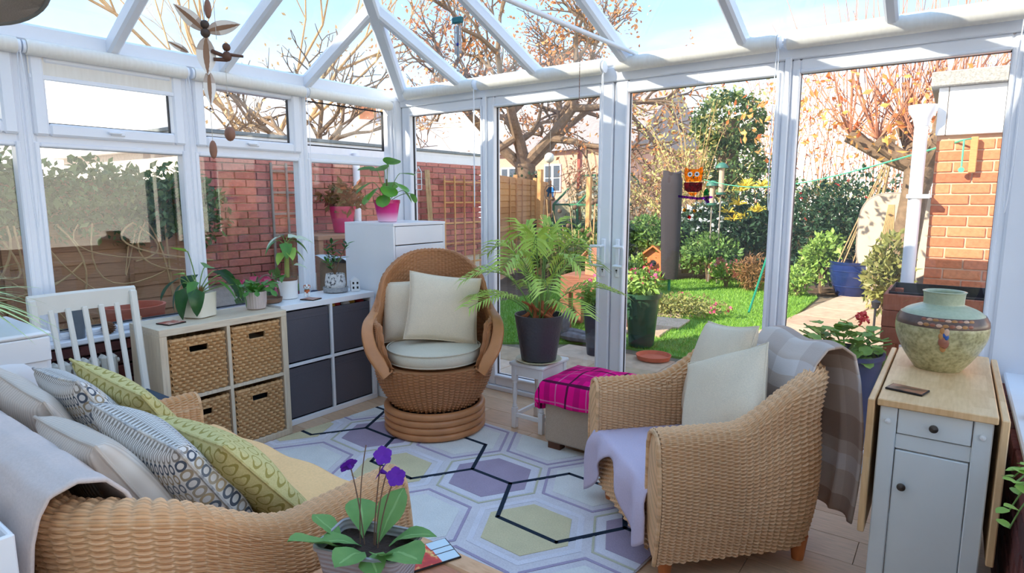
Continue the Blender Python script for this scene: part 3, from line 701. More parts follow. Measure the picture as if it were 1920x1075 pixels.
for k in kn:
    for i in range(26):
        a = rs.uniform(0, 2 * PI); e = Vector(k) + Vector((math.cos(a) * rs.uniform(.2, 1.1), math.sin(a) * rs.uniform(.2, .9), rs.uniform(.5, 2.1))); mid = Vector(k) + (e - Vector(k)) * .4 + Vector((math.cos(a), math.sin(a), -.2)) * .15
        mb.tube(bez(k, mid, e, 6), [.013, .011, .009, .008, .006, .004], 4)
mb.build('shoots', BARKR, t); mb = MB(); foliage(mb, blob(rs, 520, (-.6, -.3, 2.7), (1.7, .8, .9), .1), .11, rs, 1, -.6, .5); f = mb.build('hanging_leaves', ORG2, t); f['kind'] = 'stuff'
p = oy(1360, 330, 12.3); t = thing('ivy_clad_stump', 'tall stump smothered in dark ivy behind the feeders', 'tree', (p.x, 12.3, GZ)); rs = np.random.RandomState(65); mb = MB(); mb.tube([(0, 0, -.1), (.05, 0, 1.5), (0, 0, 3.0)], [.22, .2, .22], 10); mb.build('trunk', BARK, t)
mb = MB(); P = np.concatenate([blob(rs, 2600, (0, 0, 2.95), (.72, .6, .62), .5), blob(rs, 1500, (.15, 0, 2.2), (.6, .5, .6), .5), blob(rs, 1500, (.5, 0, 1.7), (.9, .5, .6), .4)]); foliage(mb, P, .10, rs, 1, .3, .6); f = mb.build('ivy', ivm, t); f['kind'] = 'stuff'
t = thing('willow_shrub', 'wispy shrub with yellowing leaves left of the ivy stump', 'shrub', (oy(1300, 400, 12.0).x, 12.0, GZ)); rs = np.random.RandomState(66); mb = MB(); tips = []
for i in range(46):
    a = rs.uniform(0, 2 * PI); e = Vector((math.cos(a) * rs.uniform(.2, 1.6), math.sin(a) * .6, rs.uniform(1.6, 3.7))); B_ = bez((rs.normal() * .1, 0, 0), (e.x * .25, e.y * .3, e.z * .7), e, 8); mb.tube(B_, [.016, .014, .012, .010, .008, .007, .005, .003], 4); tips += B_[4:]
mb.build('branches', BARKP, t); P = np.array([tuple(q) for q in tips]); P = P[rs.randint(0, len(P), 2600)] + rs.normal(size=(2600, 3)) * .14; mb = MB(); foliage(mb, P, .085, rs, 1, 0, .45); f = mb.build('leaves', leafmat('yellow_green_leaves', [L(206, 190, 116), L(184, 178, 104), L(224, 204, 140), L(160, 160, 90)]), t); f['kind'] = 'stuff'
# distant twiggy hedge rows
TW = leafmat('brown_twig_hedge', [L(186, 150, 122), L(206, 172, 142), L(164, 132, 104), L(196, 160, 120)]); TW2 = leafmat('pink_orange_thicket', [L(236, 176, 142), L(246, 196, 160), L(222, 150, 120), L(250, 206, 170)])
def thicket(label, x0, x1, y, h, mat, twm, n, seed, nt=60):
    t = thing('thicket', label, 'thicket', ((x0 + x1) / 2, y, GZ)); rs = np.random.RandomState(seed); w = (x1 - x0) / 2; mb = MB()
    for i in range(nt):
        x = rs.uniform(-w, w); mb.tube(bez((x, rs.uniform(-.4, .4), 0), (x + rs.normal() * .2, 0, h * .6), (x + rs.normal() * .6, rs.normal() * .3, h * rs.uniform(.75, 1.15)), 6), [.018, .015, .012, .01, .008, .005], 4)
    mb.build('stems', twm, t); P = np.c_[rs.uniform(-w, w, n), rs.uniform(-.5, .5, n), h * rs.uniform(.05, 1, n) ** .8]; P[:, 2] *= .85 + .2 * np.sin(P[:, 0] * 2.1)
    mb = MB(); foliage(mb, P, .12, rs, 1, 0, .35); f = mb.build('foliage', mat, t); f['kind'] = 'stuff'
thicket('brown twiggy hedge at the bottom of the garden', -8.2, -4.2, 14.0, 2.5, TW, BARKP, 5200, 71)
thicket('pinkish orange thicket filling the background on the right', -4.2, 2.6, 15.0, 4.6, TW2, BARKR, 4200, 72, 150)
thicket('mixed green and brown hedge behind the yellow flowers', -4.6, -.9, 13.2, 1.75, GRN4, BARKP, 6500, 73)
# evergreen hedge and shrubs
hd = thing('clipped_hedge', 'dark clipped evergreen hedge in front of the greenhouse', 'hedge', (-6.3, 11.2, GZ)); rs = np.random.RandomState(74); P = np.c_[rs.uniform(-1.1, 1.25, 7000), rs.uniform(-.45, .45, 7000), rs.uniform(0, 1.05, 7000)]
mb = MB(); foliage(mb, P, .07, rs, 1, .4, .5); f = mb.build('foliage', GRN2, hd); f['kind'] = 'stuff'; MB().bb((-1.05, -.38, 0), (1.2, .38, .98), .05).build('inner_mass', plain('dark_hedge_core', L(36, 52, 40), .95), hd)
SB = 'garden shrubs behind the lawn'
def shrub_px(name, label, px, Y, r, zc, mat, n, ls, seed, **k): p = oy(px, 450, Y); return bush(name, label, k.pop('cat', 'shrub'), (p.x, Y, zc), r, mat, n, ls, seed, group=SB, **k)
shrub_px('evergreen_shrub', 'rounded green shrub left of the covered rotary dryer', 1222, 11.3, (.55, .5, .55), .62, GRN1, 3000, .10, 81)
shrub_px('choisya_shrub', 'green shrub topped with white flowers behind the dryer cover', 1335, 11.8, (.75, .5, .55), .80, GRN2, 3200, .10, 82, extra=('flowers', WHTF, 90, .05, .9))
shrub_px('low_shrub', 'low glossy green shrub under the white flowers', 1330, 11.1, (.50, .4, .40), .35, GRN1, 2400, .09, 83)
mah = shrub_px('mahonia_shrub', 'shrub with bright yellow flower spikes beside the door post', 1410, 11.7, (.85, .55, .70), .75, GRN2, 3600, .13, 84, aspect=.3)
rs = np.random.RandomState(85)
for q in ((1365, 400), (1385, 385), (1395, 412), (1420, 398), (1375, 415), (1400, 350), (1430, 352), (1390, 358)):
    p = oy(q[0], q[1], 11.3); mb = MB(); o = Vector(p) - mah.location; d = rs.normal(size=(26, 3)); d[:, 2] = np.abs(d[:, 2]) * .7
    for k in d: v = Vector(k).normalized() * .17; mb.tube([o, o + v * .6 + Vector((0, 0, .02)), o + v], [.012, .014, .004], 4)
    mb.build('flower_spike', YELF, mah)
shrub_px('sedum_plant', 'rust pink flowering sedum at the lawn edge', 1365, 10.55, (.30, .22, .22), .16, GRN3, 700, .07, 86, cat='flowers', extra=('flower_heads', RUSTF, 12, .07, .8))
shrub_px('russet_plant', 'russet grassy clump at the lawn edge beside sedum', 1412, 10.5, (.34, .25, .28), .20, leafmat('russet_leaves', [L(150, 110, 76), L(176, 132, 88), L(130, 96, 70)]), 900, .10, 87, aspect=.18)
shrub_px('evergreen_shrub', 'dark green shrub with red berries beyond the right panel', 1590, 11.6, (1.05, .5, .95), .95, GRN2, 5200, .09, 88, extra=('berries', REDM, 16, .03, .9))
shrub_px('leafy_shrub', 'light green leafy shrub left of the blue cane pot', 1545, 11.0, (.32, .3, .42), .45, GRN3, 1000, .11, 89)
shrub_px('ground_plant', 'small bright plant at the path edge by the door mullion', 1500, 10.3, (.28, .25, .22), .10, GRN3, 600, .08, 90)
shrub_px('leafy_shrub', 'variegated shrub beside the white downpipe', 1672, 8.6, (.32, .3, .45), .55, GRN4, 1000, .10, 91)
shrub_px('leafy_shrub', 'green undergrowth behind the potted palm', 1075, 9.6, (.9, .5, .48), .35, GRN1, 3000, .11, 92)
shrub_px('leafy_shrub', 'small green plant by the orange bird house', 1192, 10.6, (.22, .22, .22), .12, GRN3, 500, .09, 93)
p = oz(1252, 582, GZ); bush('ground_cover', 'low clipped ground cover around the dryer pole', 'plant', (p.x, p.y, -.02), (.85, .50, .20), GRN4, 3200, .055, 94, extra=('flowers', PINKM, 8, .05, .8))
bush('undergrowth', 'green plants at the foot of the raised planter', 'plant', (-.33, 4.35, .15), (.22, .25, .30), GRN1, 700, .07, 95)
# ------------------------------------------------------------------ furniture materials
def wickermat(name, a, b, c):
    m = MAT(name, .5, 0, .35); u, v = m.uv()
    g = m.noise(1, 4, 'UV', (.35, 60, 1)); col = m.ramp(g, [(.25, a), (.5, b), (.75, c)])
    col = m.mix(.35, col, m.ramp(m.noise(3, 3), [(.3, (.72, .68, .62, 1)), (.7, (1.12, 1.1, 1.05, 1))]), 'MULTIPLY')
    gap_shade = ((v * 10).fr() - .5).abs().gt(.36) * .30; m.col(m.mix(gap_shade, col, dk(a, .42))); return m.m  # shade between the weave rows, painted into the colour as darker brown
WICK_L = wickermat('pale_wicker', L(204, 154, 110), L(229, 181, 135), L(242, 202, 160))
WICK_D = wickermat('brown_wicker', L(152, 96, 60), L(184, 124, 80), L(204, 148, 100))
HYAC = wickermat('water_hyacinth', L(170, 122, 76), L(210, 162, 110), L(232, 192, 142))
RATTAN = plain('honey_rattan_wood', L(196, 132, 84), .35, 0, .14, 9, .05, 30)
ORLEG = plain('orange_wood_leg', L(206, 120, 66), .4, 0, .1)
WHITEW = plain('white_painted_wood', L(236, 234, 232), .45, 0, .03, 8)
WHITEL = plain('white_laminate', L(242, 242, 244), .3, 0, .015, 4)
GREYPAINT = plain('pale_grey_paint', L(226, 228, 226), .45, 0, .02, 8)
CREAMPAINT = plain('cream_painted_wood', L(224, 220, 210), .5, 0, .04, 8)
def woodmat(name, a, b, st, sc=7, rough=.42):
    m = MAT(name, rough); g = m.noise(sc, 5, 'Object', st); m.col(m.ramp(g, [(.28, a), (.55, b), (.75, dk(b, 1.06))])); m.bump(g, .05); return m.m
BEIGEW = woodmat('beige_wood_laminate', L(206, 184, 156), L(222, 202, 174), (14, 14, 1.2))
BEIGET = woodmat('beige_wood_top', L(208, 186, 160), L(224, 206, 180), (14, 1.2, 14))
BIRCH = MAT('butcher_block_birch', .4)
_x, _y, _z = BIRCH.xyz(); _c = ((_x * 22).fl() * 3.7 + (_y * 4.5 + (_x * 22).fl() * .37).fl() * 7.3 + (_z * 9).fl() * 1.7).sin().op('MULTIPLY', 43758.5).fr()
BIRCH.col(BIRCH.mix(.4, BIRCH.ramp(_c, [(0, L(214, 166, 114)), (1, L(236, 196, 148))]), BIRCH.ramp(BIRCH.noise(9, 4, 'Object', (12, 1.5, 1.5)), [(.3, L(205, 160, 110)), (.7, L(238, 200, 152))]))); BIRCH = BIRCH.m
def fabric(name, c, var=.1, sc=260, bump=.25, rough=.9):
    m = MAT(name, rough, 0, .15); g = m.noise(sc, 2, 'UV' if False else 'Object'); h = m.noise(7, 3)
    m.col(m.mix(.4, m.ramp(g, [(.3, dk(c, 1 - var * 1.6)), (.7, dk(c, 1 + var))]), m.ramp(h, [(.3, dk(c, 1 - var)), (.7, dk(c, 1 + var * .6))]))); m.bump(g, bump, .002); return m.m
LINEN = fabric('pale_linen', L(226, 208, 182)); LINEN2 = fabric('sage_linen', L(206, 206, 190)); GREYBOX = fabric('charcoal_canvas', L(96, 92, 98), .06)
LAVEN = fabric('lavender_fleece', L(206, 190, 208), .05, 180); THROWG = fabric('grey_mauve_fleece', L(214, 199, 192), .05, 150)
SLATE = fabric('slate_blue_fabric', L(74, 84, 96), .12); OTTO = fabric('taupe_fabric', L(178, 158, 138), .1); YELLOW = fabric('apricot_fleece', L(250, 200, 142), .06, 120, .5)
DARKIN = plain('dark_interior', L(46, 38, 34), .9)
SEATP = fabric('seat_linen', L(212, 200, 178), .08)
# patterned fabrics ---------------------------------------------------------
m = MAT('green_ring_fabric', .85, 0, .15); u, v = m.uv(); a = (u * 9).fr() - .5; b = (v * 9).fr() - .5
r = (a * a + b * b).sqrt(); ring = (r - .36).abs().lt(.045)
m.col(m.mix(ring, m.ramp(m.noise(300, 2), [(.3, L(202, 188, 124)), (.7, L(218, 204, 146))]), L(166, 150, 82))); m.bump(m.noise(280, 2), .25, .002); RINGS = m.m
m = MAT('blue_chain_fabric', .85, 0, .15); u, v = m.uv(); row = (v * 13).fl(); a = (u * 26).fr() - .5; b = (v * 13).fr() - .5
r = (a * a * 1.4 + b * b * .8).sqrt(); ring = (r - .36).abs().lt(.10)
sel = (row * .37).fr()
chain = m.ramp(sel, [(0, L(76, 84, 98)), (.35, L(120, 124, 132)), (.62, L(196, 170, 132)), (.85, L(86, 92, 104)), (1, L(200, 180, 150))])
m.col(m.mix(ring, L(228, 222, 216), chain)); m.bump(m.noise(280, 2), .25, .002); CHAIN = m.m
m = MAT('ribbed_beige_knit', .9, 0, .1); u, v = m.uv(); st = (u * 190).sin() * .5 + .5; st2 = (v * 30).sin() * .5 + .5
m.col(m.mix(st * .45 + st2 * .2, L(222, 208, 194), L(184, 166, 150))); m.bump(st, .35, .004); KNIT = m.m
m = MAT('pink_tartan', .9, 0, .1); u, v = m.uv()
dark = (u * 3.6).fr().near(.5, .035).max((v * 2.6).fr().near(.5, .035)); pale = (u * 3.6).fr().near(.12, .02).max((v * 2.6).fr().near(.1, .018)); wide = (u * 3.6).fr().near(.82, .09).max((v * 2.6).fr().near(.8, .09))
c = m.mix(wide * .55, L(232, 18, 128), L(164, 20, 96)); c = m.mix(pale * .8, c, L(214, 120, 160)); c = m.mix(dark * .9, c, L(52, 24, 48)); m.col(c); m.bump(m.noise(300, 2), .3, .002); TARTAN = m.m
m = MAT('striped_check_throw', .9, 0, .1); u, v = m.uv()
w1 = (v * 2.1).fr().near(.30, .16); w2 = (u * 1.7).fr().near(.55, .2); w3 = (v * 2.1).fr().near(.72, .10)
c = m.mix(w1 * .85, L(206, 192, 182), L(172, 150, 136)); c = m.mix(w3 * .8, c, L(226, 222, 222)); c = m.mix(w2 * .3, c, L(160, 140, 130)); m.col(c); m.bump(m.noise(200, 2), .3, .002); PLAID = m.m
# ------------------------------------------------------------------ geometry helpers
def wick(mb, f, stakes, rows, amp=.004, su=4, sv=2, uoff=0, mask=None, rib=.6):
    nu, nv = int(stakes * su) + 1, int(rows * sv) + 1
    U, V = np.meshgrid(np.linspace(0, 1, nu), np.linspace(0, 1, nv), indexing='ij')
    P = f(U, V); e = 1e-3
    du = f(np.clip(U + e, 0, 1), V) - f(np.clip(U - e, 0, 1), V); dv = f(U, np.clip(V + e, 0, 1)) - f(U, np.clip(V - e, 0, 1))
    n = np.cross(du, dv); n /= np.linalg.norm(n, axis=-1, keepdims=True) + 1e-12
    us = U * stakes; vr = V * rows; rw = np.floor(vr + 1e-6)
    ph = np.abs(np.sin(PI * vr)) ** .6
    d = amp * (rib * np.abs(np.cos(PI * us)) + (1 - rib) * np.cos(PI * us + PI * rw) + .55 * ph)
    P = P + n * d[..., None]
    mb.grid(P, uv=np.stack([us / 10, vr / 10], -1)); return mb
def smooth(x, a, b): t = np.clip((x - a) / (b - a), 0, 1); return t * t * (3 - 2 * t)
def ushell_f(w, d, ha, hb, t, z0, zi, r=.16, lean=.05, ramp=(.30, .62), bulge=.03):
    hw, hd = w / 2 - t / 2, d / 2; la = 2 * hd - r - t / 2; lc = PI * r / 2; lb = 2 * hw - 2 * r; tot = 2 * la + 2 * lc + lb
    def f(U, V):
        s = U * tot; x = np.zeros_like(s); y = np.zeros_like(s); nx = np.zeros_like(s); ny = np.zeros_like(s)
        yb = -hd + t / 2
        m = s <= la; x[m] = hw; y[m] = hd - s[m]; nx[m] = 1
        m = (s > la) & (s <= la + lc); q = (s[m] - la) / r; x[m] = hw - r + r * np.cos(q); y[m] = yb + r - r * np.sin(q); nx[m] = np.cos(q); ny[m] = -np.sin(q)
        m = (s > la + lc) & (s <= la + lc + lb); x[m] = hw - r - (s[m] - la - lc); y[m] = yb; ny[m] = -1
        m = (s > la + lc + lb) & (s <= la + 2 * lc + lb); q = (s[m] - la - lc - lb) / r; x[m] = -hw + r - r * np.sin(q); y[m] = yb + r - r * np.cos(q); nx[m] = -np.sin(q); ny[m] = -np.cos(q)
        m = s > la + 2 * lc + lb; x[m] = -hw; y[m] = yb + r + (s[m] - la - 2 * lc - lb); nx[m] = -1
        k = np.minimum(s, tot - s) / (la + lc * .5)
        h = ha + (hb - ha) * smooth(k, ramp[0] + .15, 1.05)
        # profile
        o1 = (h - t / 2 - z0); o2 = PI * t / 2; o3 = (h - t / 2 - zi); T = o1 + o2 + o3; p = V * T
        off = np.where(p < o1, t / 2, np.where(p < o1 + o2, t / 2 * np.cos((p - o1) / (t / 2)), -t / 2))
        z = np.where(p < o1, z0 + p, np.where(p < o1 + o2, h - t / 2 + t / 2 * np.sin((p - o1) / (t / 2)), h - t / 2 - (p - o1 - o2)))
        off = off + bulge * np.sin(np.clip((z - z0) / (ha - z0), 0, 1) * PI) * (p < o1 + o2) + lean * np.clip((z - .3) / (hb - .3), 0, 1) ** 1.5 * np.clip(-ny, 0, 1)
        return np.stack([x + nx * off, y + ny * off, z], -1)
    return f, tot
def cap_end(mb, f, u, amp_dir):
    V = np.linspace(0, 1, 61); P = f(np.full((1, 61), u), V[None])[0]
    A = P[:31]; B = P[::-1][:31]; k = np.linspace(0, 1, 7)[:, None, None]
    G = A[None] * (1 - k) + B[None] * k
    G[..., 1] += amp_dir * np.sin(PI * k[..., 0]) ** .6
    G[..., 2] = np.where(k[..., 0] >= 0, G[..., 2], 0)
    mb.grid(G, flip=u > .5); return mb
def pillow(mb, w, h, t, seed=0, nu=34, wr=.011):
    rs = np.random.RandomState(seed)
    u = np.linspace(-1, 1, nu); U, V = np.meshgrid(u, u, indexing='ij')
    px = U * w / 2 * (1 - .07 * (1 - V ** 2) * np.abs(U)); py = V * h / 2 * (1 - .07 * (1 - U ** 2) * np.abs(V))
    th = t / 2 * ((1 - U ** 2) * (1 - V ** 2)) ** .36
    n = smooth_noise(rs, U, V, 7, .9) * wr * 2.2 * ((1 - U ** 2) * (1 - V ** 2)) ** .25
    uv = np.stack([(U + 1) / 2 * w / .45, (V + 1) / 2 * h / .45], -1)
    mb.grid(np.stack([px, py, th + n], -1), uv=uv); mb.grid(np.stack([px, py, -th + n * .5], -1), uv=uv, flip=True); return mb
def cushion(label, mat, loc, rot, w=.45, h=.45, t=.15, seed=1, group=None, pipe=None):
    o = bpy.data.objects.new('cushion', None); C.objects.link(o); tag(o, label, 'cushion', group)
    o.matrix_world = TR(*loc) @ rot
    m = MB(); pillow(m, w, h, t, seed); m.build('cover', mat, o, 70)
    k = []
    for i in range(64):
        s = i / 16.; e = int(s) % 4; q = (s - int(s)) * 2 - 1
        U, V = [(q, -1), (1, q), (-q, 1), (-1, -q)][e]
        k.append((U * w / 2 * (1 - .07 * (1 - V * V)), V * h / 2 * (1 - .07 * (1 - U * U)), 0))
    p = MB(); p.tube(k, .0045, 6, True); p.build('piping', pipe or mat, o)
    return o
def lean(rz, tilt, spin=0):
    """pillow plane: local y up; face normal points along rz direction tilted back by tilt"""
    return Matrix.Rotation(rz, 4, 'Z') @ Matrix.Rotation(PI / 2 - tilt, 4, 'X') @ Matrix.Rotation(spin, 4, 'Z')
# ------------------------------------------------------------------ rug
RUGA = math.radians(-3.9)
m = MAT('rug_pale_pile', .95, 0, .05); g = m.noise(140, 3); h = m.noise(5, 4); m.col(m.mix(.5, m.ramp(g, [(.3, L(202, 192, 196)), (.7, L(228, 220, 221))]), m.ramp(h, [(.3, L(204, 194, 196)), (.7, L(226, 219, 220))]))); m.bump(g, .5, .004); RUGB = m.m
def pile(n, c):
    m = MAT(n, .95, 0, .05); g = m.noise(150, 3); h = m.noise(9, 4); m.col(m.mix(.5, m.ramp(g, [(.3, dk(c, .82)), (.7, dk(c, 1.1))]), m.ramp(h, [(.3, dk(c, .86)), (.7, dk(c, 1.06))]))); m.bump(g, .5, .004); return m.m
P_OL, P_PU, P_PA, P_WH, P_DK, P_LV, P_LO = pile('olive_pile', L(216, 200, 160)), pile('purple_pile', L(172, 154, 172)), pile('ivory_pile', L(226, 222, 216)), pile('white_pile', L(226, 219, 224)), pile('navy_pile', L(46, 54, 66)), pile('mauve_line_pile', L(176, 160, 182)), pile('olive_line_pile', L(196, 190, 164))
rug = thing('rug', 'pale lavender rug with carved olive and purple hexagons', 'rug', (-1.985, 2.045, 0), RUGA)
RX, RY = 1.115, .80
rm = MB(); rm.bb((-RX, -RY, .0005), (RX, RY, .012), .005); rm.build('pile_base', RUGB, rug)
def clip(poly):
    for ax, lim, sg in ((0, RX - .004, 1), (0, -RX + .004, -1), (1, RY - .004, 1), (1, -RY + .004, -1)):
        out = []
        for i, p in enumerate(poly):
            q = poly[(i + 1) % len(poly)]; a = sg * (lim - p[ax]) if sg > 0 else p[ax] - lim; b = sg * (lim - q[ax]) if sg > 0 else q[ax] - lim
            if a >= 0: out.append(p)
            if (a < 0) != (b < 0): t = a / (a - b); out.append((p[0] + (q[0] - p[0]) * t, p[1] + (q[1] - p[1]) * t))
        poly = out
        if len(poly) < 3: return []
    return poly
def hexp(c, R, sy=1.0): return [(c[0] + R * math.cos(PI / 3 * k), c[1] + R * math.sin(PI / 3 * k) * sy) for k in range(6)]
def toloc(x, y): v = RZ(-RUGA) @ Vector((x + 1.985, y - 2.045, 0)); return v.x, v.y
lat = []
c0 = toloc(-1.372, 2.0)
for k in range(-5, 4):
    for j in range(-5, 5):
        cx_ = c0[0] + .4465 * k; cy_ = c0[1] + .53 * j + (.265 if k % 2 else 0); lat.append((cx_, cy_, k, j))
def piece(nm, poly, z0, z1, mat):
    p = clip(poly)
    if len(p) >= 3: MB().prism(p, z0, z1).build(nm, mat, rug)
def ringpoly(nm, c, R, w, z, mat):
    a, b = hexp(c, R), hexp(c, R - w); m = MB(); ok = False
    for i in range(6):
        p = clip([a[i], a[(i + 1) % 6], b[(i + 1) % 6], b[i]])
        if len(p) >= 3: m.prism(p, .006, z); ok = True
    if ok: m.build(nm, mat, rug)
for cx_, cy_, k, j in lat:
    if k % 2 == 0: kind = 'olive' if j % 2 == 0 else 'pale'
    else: kind = 'purple' if j % 2 == 0 else 'pale'
    if kind == 'olive':
        ringpoly('white_ring', (cx_, cy_), .272, .030, .0135, P_WH); piece('olive_hexagon', hexp((cx_, cy_), .208), .006, .0140, P_OL)
    elif kind == 'purple':
        ringpoly('olive_ring', (cx_, cy_), .282, .012, .0138, P_LO); ringpoly('white_ring', (cx_, cy_), .262, .042, .0133, P_WH); piece('purple_hexagon', hexp((cx_, cy_), .218), .006, .0140, P_PU)
    else:
        ringpoly('mauve_ring', (cx_, cy_), .282, .016, .0140, P_LV); piece('ivory_hexagon', hexp((cx_, cy_), .225), .006, .0136, P_PA)
def dline(a, b, w=.020):
    a, b = Vector(a), Vector(b); d = (b - a).normalized(); n = Vector((-d.y, d.x)) * w / 2; a = a - d * w * .3; b = b + d * w * .3
    p = clip([tuple(a - n), tuple(b - n), tuple(b + n), tuple(a + n)])
    if len(p) >= 3: MB().prism(p, .006, .0152).build('navy_line', P_DK, rug)
for k in range(-6, 6, 2):
    for j in (-1, 0, 1):
        c = (c0[0] + .4465 * k, c0[1] + .265 + 1.06 * j + (0 if True else 0)); h = hexp(c, .318, .87 / .866 * 1.0)
        for i in range(6): dline(h[i], h[(i + 1) % 6])
        dline(h[0], (h[0][0] + .257, h[0][1]))
# ------------------------------------------------------------------ cube storage units
def cube_unit(label, xf, depth, y0, y1, h, mat, mtop, ins):
    t = thing('storage_unit', label, 'shelf unit', (xf - depth, y0, 0)); W_ = y1 - y0; T = .036
    MB().bb((0, 0, h - T), (depth, W_, h), .002).build('top_panel', mtop, t)
    MB().bb((0, 0, 0.001), (depth, W_, T), .002).build('bottom_panel', mat, t)
    for a in (0, W_ - T): MB().bb((0, a, T), (depth - .001, a + T, h - T), .002).build('side_panel', mat, t)
    MB().bb((0, W_ / 2 - .009, T), (depth - .002, W_ / 2 + .009, h - T), .001).build('divider', mat, t)
    for a, b in ((T, W_ / 2 - .009), (W_ / 2 + .009, W_ - T)): MB().bb((0, a, h / 2 - .009), (depth - .002, b, h / 2 + .009), .001).build('shelf', mat, t)
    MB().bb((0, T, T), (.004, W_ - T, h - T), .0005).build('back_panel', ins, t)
    iw = (W_ - 2 * T - .018) / 2; ih = (h - 2 * T - .018) / 2
    return [(xf - depth, y0 + T + i * (iw + .018), T + j * (ih + .018) , iw, ih) for j in (1, 0) for i in (0, 1)]
cellsB = cube_unit('beige wood cube unit holding four woven baskets', -3.135, .33, 1.36, 2.07, .756, BEIGEW, BEIGET, DARKIN)
cellsW = cube_unit('white cube unit holding four charcoal fabric boxes', -3.235, .33, 2.10, 2.83, .762, WHITEL, WHITEL, DARKIN)
bl = ['woven basket in top left cube of beige unit', 'woven basket in top right cube of beige unit', 'woven basket in bottom left cube, partly behind sofa arm', 'woven basket in bottom right cube of beige unit']
for i, (bx, by, bz, iw, ih) in enumerate(cellsB):
    w, hh, dp = iw - .022, ih - (.028 if i != 1 else .020), .315
    t = thing('woven_basket', bl[i], 'basket', (bx, by + iw / 2, bz + .001), 0, 'woven baskets in the beige unit')
    def ff(U, V): return np.stack([np.full_like(U, dp) - .008 * (2 * V - 1) ** 4 * 0, (U - .5) * w, V * (hh - .012)], -1)
    nst, nrw = 15, 17; mb = MB(); wick(mb, ff, nst, nrw, .009, 4, 4, rib=.05)
    # cut the hand hole: drop faces inside it
    hy, hz = w * .17, .040; keep = [q for q, fc in enumerate(mb.f) if not (abs(sum(mb.v[v][1] for v in fc) / 4) < hy and abs(sum(mb.v[v][2] for v in fc) / 4 - (hh - .062)) < hz / 2)]
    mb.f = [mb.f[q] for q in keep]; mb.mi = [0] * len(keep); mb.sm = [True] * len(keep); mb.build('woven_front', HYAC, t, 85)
    m = MB(); rect = [(dp + .004, -hy, hh - .062 - hz / 2), (dp + .004, hy, hh - .062 - hz / 2), (dp + .004, hy, hh - .062 + hz / 2), (dp + .004, -hy, hh - .062 + hz / 2)]; m.tube(rect, .006, 6, True); m.build('handle_hole_rim', HYAC, t)
    m = MB()
    for sx in (-1, 1): m.bb((.01, sx * w / 2 - .008, 0), (dp - .004, sx * w / 2 + .008, hh - .01), .004)
    m.bb((.01, -w / 2, 0), (.024, w / 2, hh - .01), .003); m.bb((.01, -w / 2, 0), (dp - .004, w / 2, .012), .003); m.build('basket_body', HYAC, t)
    m = MB(); kk = [(dp, -w / 2, hh - .006), (dp, w / 2, hh - .006), (.015, w / 2, hh - .006), (.015, -w / 2, hh - .006)]
    for q in range(4):
        a, b = Vector(kk[q]), Vector(kk[(q + 1) % 4]); n = 24
        m.tube([a.lerp(b, s / n) for s in range(n + 1)], [.0105 + .0022 * math.sin(s * 2.4) for s in range(n + 1)], 7)
    m.build('braided_rim', HYAC, t)
    MB().bb((.03, -w / 2 + .02, .02), (dp - .03, w / 2 - .02, hh - .10), .01).build('contents', [DARKIN, LINEN, DARKIN, SLATE][i], t)
gl = ['charcoal fabric box in top left cube of white unit', 'charcoal fabric box in top right cube beside wicker chair', 'charcoal fabric box in bottom left cube of white unit', 'charcoal fabric box in bottom right cube, behind wicker chair']
for i, (bx, by, bz, iw, ih) in enumerate(cellsW):
    w, hh, dp = iw - .008, ih - (.012 if i != 1 else .024), .318
    t = thing('fabric_box', gl[i], 'box', (bx, by + iw / 2, bz + .001), 0, 'fabric boxes in the white unit')
    m = MB(); m.bb((.008, -w / 2, 0), (dp, w / 2, .01), .002); m.bb((dp - .006, -w / 2, 0), (dp, w / 2, hh), .002); m.bb((.008, -w / 2, 0), (.014, w / 2, hh), .002)
    for sx in (-1, 1): m.bb((.008, sx * (w / 2 - .006) - .006 * (sx < 0), 0), (dp, sx * (w / 2 - .006) + .006 * (sx > 0), hh), .002)
    m.build('box_body', GREYBOX, t)
    m = MB(); m.bb((dp - .001, -w / 2 + .003, hh - .052), (dp + .002, w / 2 - .003, hh - .046), .001); m.bb((dp - .001, -w / 2 + .003, hh - .030), (dp + .0015, w / 2 - .003, hh - .026), .0007); m.build('hem_seam', GREYBOX, t)
    if i == 1:
        m = MB()
        for q in range(5): m.ball((dp - .06 - .02 * (q % 2), -.12 + q * .06, hh - .004), .028, 10, (1, 1.2, .6), q % 3)
        m.build('contents', [plain('yellow_bits', L(226, 176, 70)), plain('red_bits', L(190, 60, 60)), WHITEW], t)
# chest of drawers -----------------------------------------------------------
t = thing('chest_of_drawers', 'tall plain white chest of drawers in the glazed corner', 'drawers', (-3.56, 2.855, 0)); CD, CW, CH = .50, .515, 1.235
MB().bb((0, 0, CH - .02), (CD + .004, CW, CH), .002).build('top_panel', WHITEL, t)
for a in (0, CW - .018): MB().bb((0, a, 0), (CD, a + .018, CH - .02), .002).build('side_panel', WHITEL, t)
MB().bb((0, .018, 0), (.006, CW - .018, CH - .02), .001).build('back_panel', WHITEL, t)
n = 9; hh = (CH - .06) / n
for i in range(n): MB().bb((CD - .018, .021, .04 + i * hh + .003), (CD + .002, CW - .021, .04 + (i + 1) * hh - .004), .003).build('drawer', WHITEL, t)
MB().bb((CD - .04, .018, 0), (CD - .02, CW - .018, .04), .002).build('plinth', WHITEL, t)
